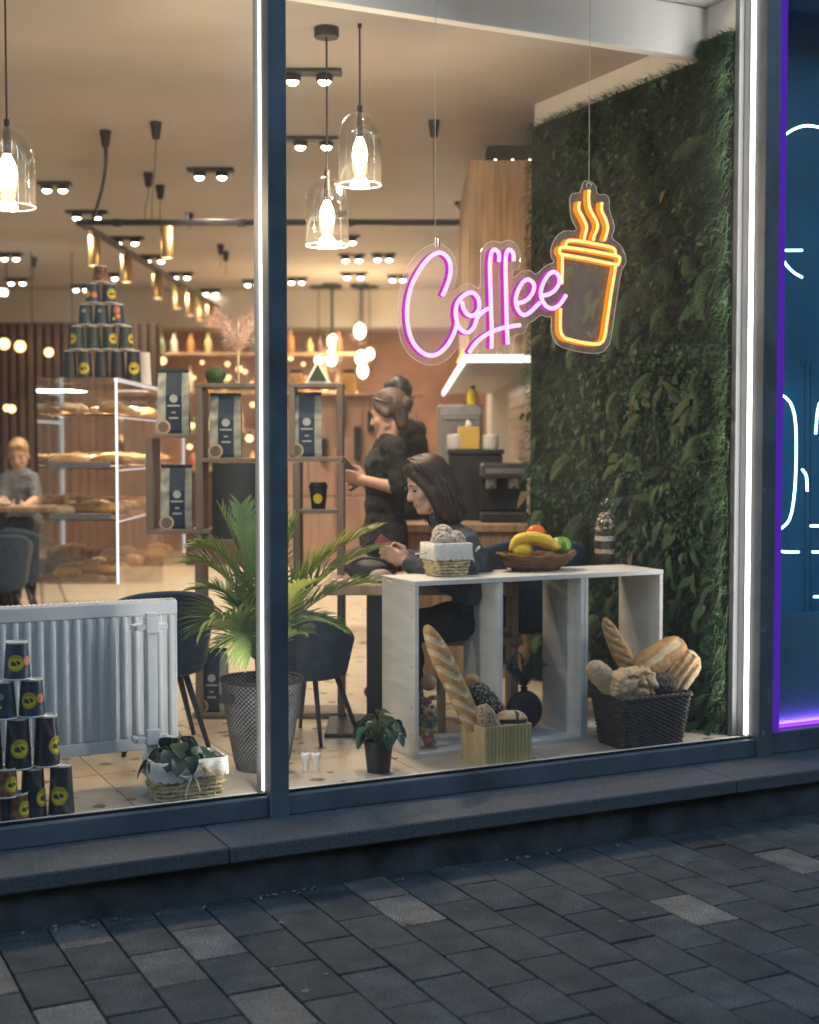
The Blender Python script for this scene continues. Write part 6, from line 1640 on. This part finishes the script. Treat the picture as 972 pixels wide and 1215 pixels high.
    lp = MB(); lp.M = HM; cap(lp,(.0865,-.016,-.0635),(.0865,.016,-.0635),.0052,.0052,8); lp.M = None; lp.build('lips', mat('lip rose',(.42,.16,.14),rough=.4), bo, True)
    return t
def hair_bob(mb):
    mb.ell((-.026,0,.056),(.104,.090,.094),20,14); cap(mb,(.046,.050,.072),(.012,.082,-.03),.030,.030); cap(mb,(.046,-.050,.072),(.012,-.082,-.03),.030,.030)
    for y in (-1,1):
        cap(mb,(.006,y*.080,-.02),(-.012,y*.085,-.150),.034,.032); cap(mb,(-.04,y*.066,.0),(-.055,y*.07,-.17),.046,.038)
    cap(mb,(-.075,0,.02),(-.085,0,-.17),.062,.048); cap(mb,(.055,-.02,.100),(.02,.02,.118),.028,.03)
def hair_bun(mb):
    mb.ell((-.024,0,.050),(.100,.083,.092),20,14); mb.ell((-.108,0,.035),(.040,.044,.040),14,10); cap(mb,(.04,.048,.07),(-.02,.078,.0),.022,.024); cap(mb,(.04,-.048,.07),(-.02,-.078,.0),.022,.024); cap(mb,(-.06,0,.0),(-.06,0,-.06),.055,.04)
def hair_short(mb):
    mb.ell((-.022,0,.056),(.100,.082,.092),20,14); cap(mb,(-.06,0,.02),(-.055,0,-.05),.058,.045); cap(mb,(.05,-.03,.095),(.05,.03,.095),.026,.026)
def bob_strands(mb):
    rr = random.Random(77)
    for i in range(520):
        a = rr.uniform(-1,1)*PI*.93 + PI; s = math.sin(a); c = math.cos(a); k = rr.uniform(.97,1.05); e = rr.uniform(-.20,-.14); w = rr.gauss(0,.006)
        p0 = (.035-.03*abs(c)+rr.gauss(0,.01), .010+rr.gauss(0,.006), .150); p1 = (-.024+.095*c*k*.9+.02, .078*s*k, .112)
        p2 = (-.030+.098*c*k, .098*s*k, .02+w); p3 = (-.036+.085*c*k+w, .114*s*k+w, -.08); p4 = (-.034+.070*c*k+w*2, .108*s*k-w, e)
        if c > .72 and abs(s) < .6: continue
        mb.tube(crom([p0,p1,p2,p3,p4],4), [.0030]*16+[.0006], 4)
def bun_strands(mb):
    rr = random.Random(78)
    for i in range(260):
        a = rr.uniform(0,2*PI); s = math.sin(a); c = math.cos(a); k = rr.uniform(.985,1.04)
        if c > .75: continue
        p0 = (.055*max(c,-.2)+.02, .075*s*.75, .118-.02*abs(s)); p1 = (-.03+.06*c, .086*s*k, .06+.04*abs(c)); p2 = (-.085, .05*s*k, .035+.04*c); p3 = (-.115+rr.gauss(0,.012), .02*s, .035+rr.gauss(0,.02))
        mb.tube(crom([p0,p1,p2,p3],4), .0026, 4)
Yw = 6.42
def W(px, py, dY=0.0): return atY(px, py, Yw+dY)
J = dict(head=W(507,577), neck=W(531,624,.0), chest=W(553,668,.02), pelvis=Vector((W(568,740).x, Yw+.03, .83)),
         shl=W(552,646,-.17), shr=W(548,640,.17), ell=W(556,706,-.22), elr=W(540,690,.18), wrl=W(484,668,-.13), wrr=W(484,660,.06), hipl=Vector((W(566,740).x,Yw-.08,.80)), hipr=Vector((W(566,740).x,Yw+.12,.80)),
         knl=Vector((W(470,740).x+.06,Yw-.03,.75)), knr=Vector((W(470,740).x+.06,Yw+.14,.75)), anl=Vector((W(452,860).x+.05,Yw-.04,.34)), anr=Vector((W(490,860).x,Yw+.16,.34)),
         footl=Vector((W(430,870).x,Yw-.05,.30)), footr=Vector((W(460,870).x,Yw+.14,.30)))
J['palmn'] = Vector((-.2,.6,-.3))
ps = person('woman with dark bob in slate jumper seated at the table looking at a phone', J, m_knit, m_jean, hair_bob, m_hairb, sleeve=.95, collar=.35, look=((-.90,-.30,-.34),(-.30,-.05,.95)), strands=bob_strands)
ph = thing('mobile_phone', 'dark red phone in the seated woman\'s hands', 'phone', W(463,651,-.03), 0); ph.rotation_euler = (R(50), R(-35), R(60))
MB().bbox(-.036,.036,-.075,.075,-.004,.004,.003).build('case', mat('dark red case',(.22,.05,.06),rough=.4), ph); MB().bbox(-.033,.033,-.070,.070,-.0055,-.0041,.001).build('screen', emis('phone glow',(.5,.6,.8),.25), ph)
Yr = 7.35
def B(px, py, dY=0.0): return atY(px, py, Yr+dY)
J = dict(head=B(461,492), neck=B(461,519), chest=B(457,553), pelvis=B(456,635,.0), shl=B(468,532,-.16), shr=B(458,532,.17), ell=B(474,580,-.20), elr=B(462,582,.2), wrl=B(434,570,-.12), wrr=B(430,572,.06), hipl=B(458,650,-.08), hipr=B(458,650,.09),
         knl=B(457,742,-.08), knr=B(457,742,.09), anl=Vector((B(462,800).x,Yr-.08,.36)), anr=Vector((B(466,800).x,Yr+.10,.36)), footl=Vector((B(440,800).x,Yr-.09,.305)), footr=Vector((B(446,800).x,Yr+.1,.305)))
J['palmn'] = Vector((-.1,.5,-.6))
person('barista in black tee with hair bun standing and holding a phone', J, m_blackt, m_blackt, hair_bun, m_hairm, sleeve=.45, look=((-.90,.36,-.22),(-.18,.06,.98)), strands=bun_strands)
ph = thing('mobile_phone', 'black phone held by the standing barista', 'phone', B(416,560,-.06), 0); ph.rotation_euler = (R(60), R(-30), R(50))
MB().bbox(-.036,.036,-.075,.075,-.004,.004,.003).build('case', m_black, ph); MB().bbox(-.033,.033,-.070,.070,-.0055,-.0041,.001).build('screen', emis('phone glow',(.5,.6,.8),.25), ph)
Yr = 8.55
J = dict(head=B(471,474), neck=B(476,499), chest=B(482,527), pelvis=B(484,600), shl=B(470,512,-.19), shr=B(496,512,.14), ell=B(476,560,-.24), elr=B(500,560,.18), wrl=B(462,600,-.2), wrr=B(488,603,.05), hipl=B(481,610,-.08), hipr=B(487,610,.08),
         knl=B(481,690,-.08), knr=B(487,690,.08), anl=Vector((B(482,760).x,Yr-.08,.36)), anr=Vector((B(488,760).x,Yr+.08,.36)), footl=Vector((B(470,760).x,Yr-.06,.305)), footr=Vector((B(476,760).x,Yr+.1,.305)))
person('dark haired worker in black standing behind the barista', J, m_blackt, m_blackt, hair_short, m_hairk, vox=.010, sleeve=.45, look=((-.55,.80,-.10),(0,0,1)))
Yr = 11.2
J = dict(head=B(22,541), neck=B(22,560), chest=B(23,578), pelvis=B(24,622), shl=B(38,568,-.03), shr=B(7,568,.0), ell=B(43,592,-.15), elr=B(2,592,-.12), wrl=B(30,600,-.36), wrr=B(12,600,-.34), hipl=B(30,625,-.02), hipr=B(18,625,-.02),
         knl=B(32,622,-.45), knr=B(16,622,-.45), anl=Vector((B(32,700).x,Yr-.42,.36)), anr=Vector((B(16,700).x,Yr-.42,.36)), footl=Vector((B(33,700).x,Yr-.6,.31)), footr=Vector((B(15,700).x,Yr-.6,.31)))
J['palmn'] = Vector((0,0,-1))
person('far seated person with blonde hair and grey tee at the left table', J, m_greyt, m_jean, hair_short, m_hairl, vox=.012, sleeve=.45, look=((.10,-.95,-.30),(0,-.2,1)))
ft = thing('far_table', 'small oak table in front of the far seated person', 'table', (B(30,600).x, 10.75, FZ), 0)
zf = atY(30,600,10.75).z-FZ
MB().bbox(-.5,.36,-.25,.16,zf-.04,zf,.005).build('tabletop', m_oak, ft); MB().cyl((-.05,-.05,.02),(-.05,-.05,zf-.041),.04,12).build('column', m_black, ft); MB().lathe([(.22,0),(.21,.02)],20,(-.05,-.05,0)).build('base_plate', m_black, ft)
pf = thing('plate_of_food', 'plate with bread on the far table', 'plate', (B(16,590).x, 10.72, FZ+zf+.001), 0); MB().lathe([(.06,0),(.12,.018),(.122,.02),(.06,.006),(.0,.006)],20,cap1=False).build('plate', m_white, pf, True); MB().ell((0,0,.035),(.07,.05,.03),14,8).build('bread', m_flour, pf, True)
for (x, y, a, lb) in ((14,10.2,10,'navy shell chair in front of the far table'),(44,10.5,-40,'navy shell chair at the right of the far table'),(-6,9.7,30,'navy shell chair at the photo edge nearest the far table')):
    shell_chair(lb, (atY(x,600,y).x, y, FZ), R(180+a), .92)
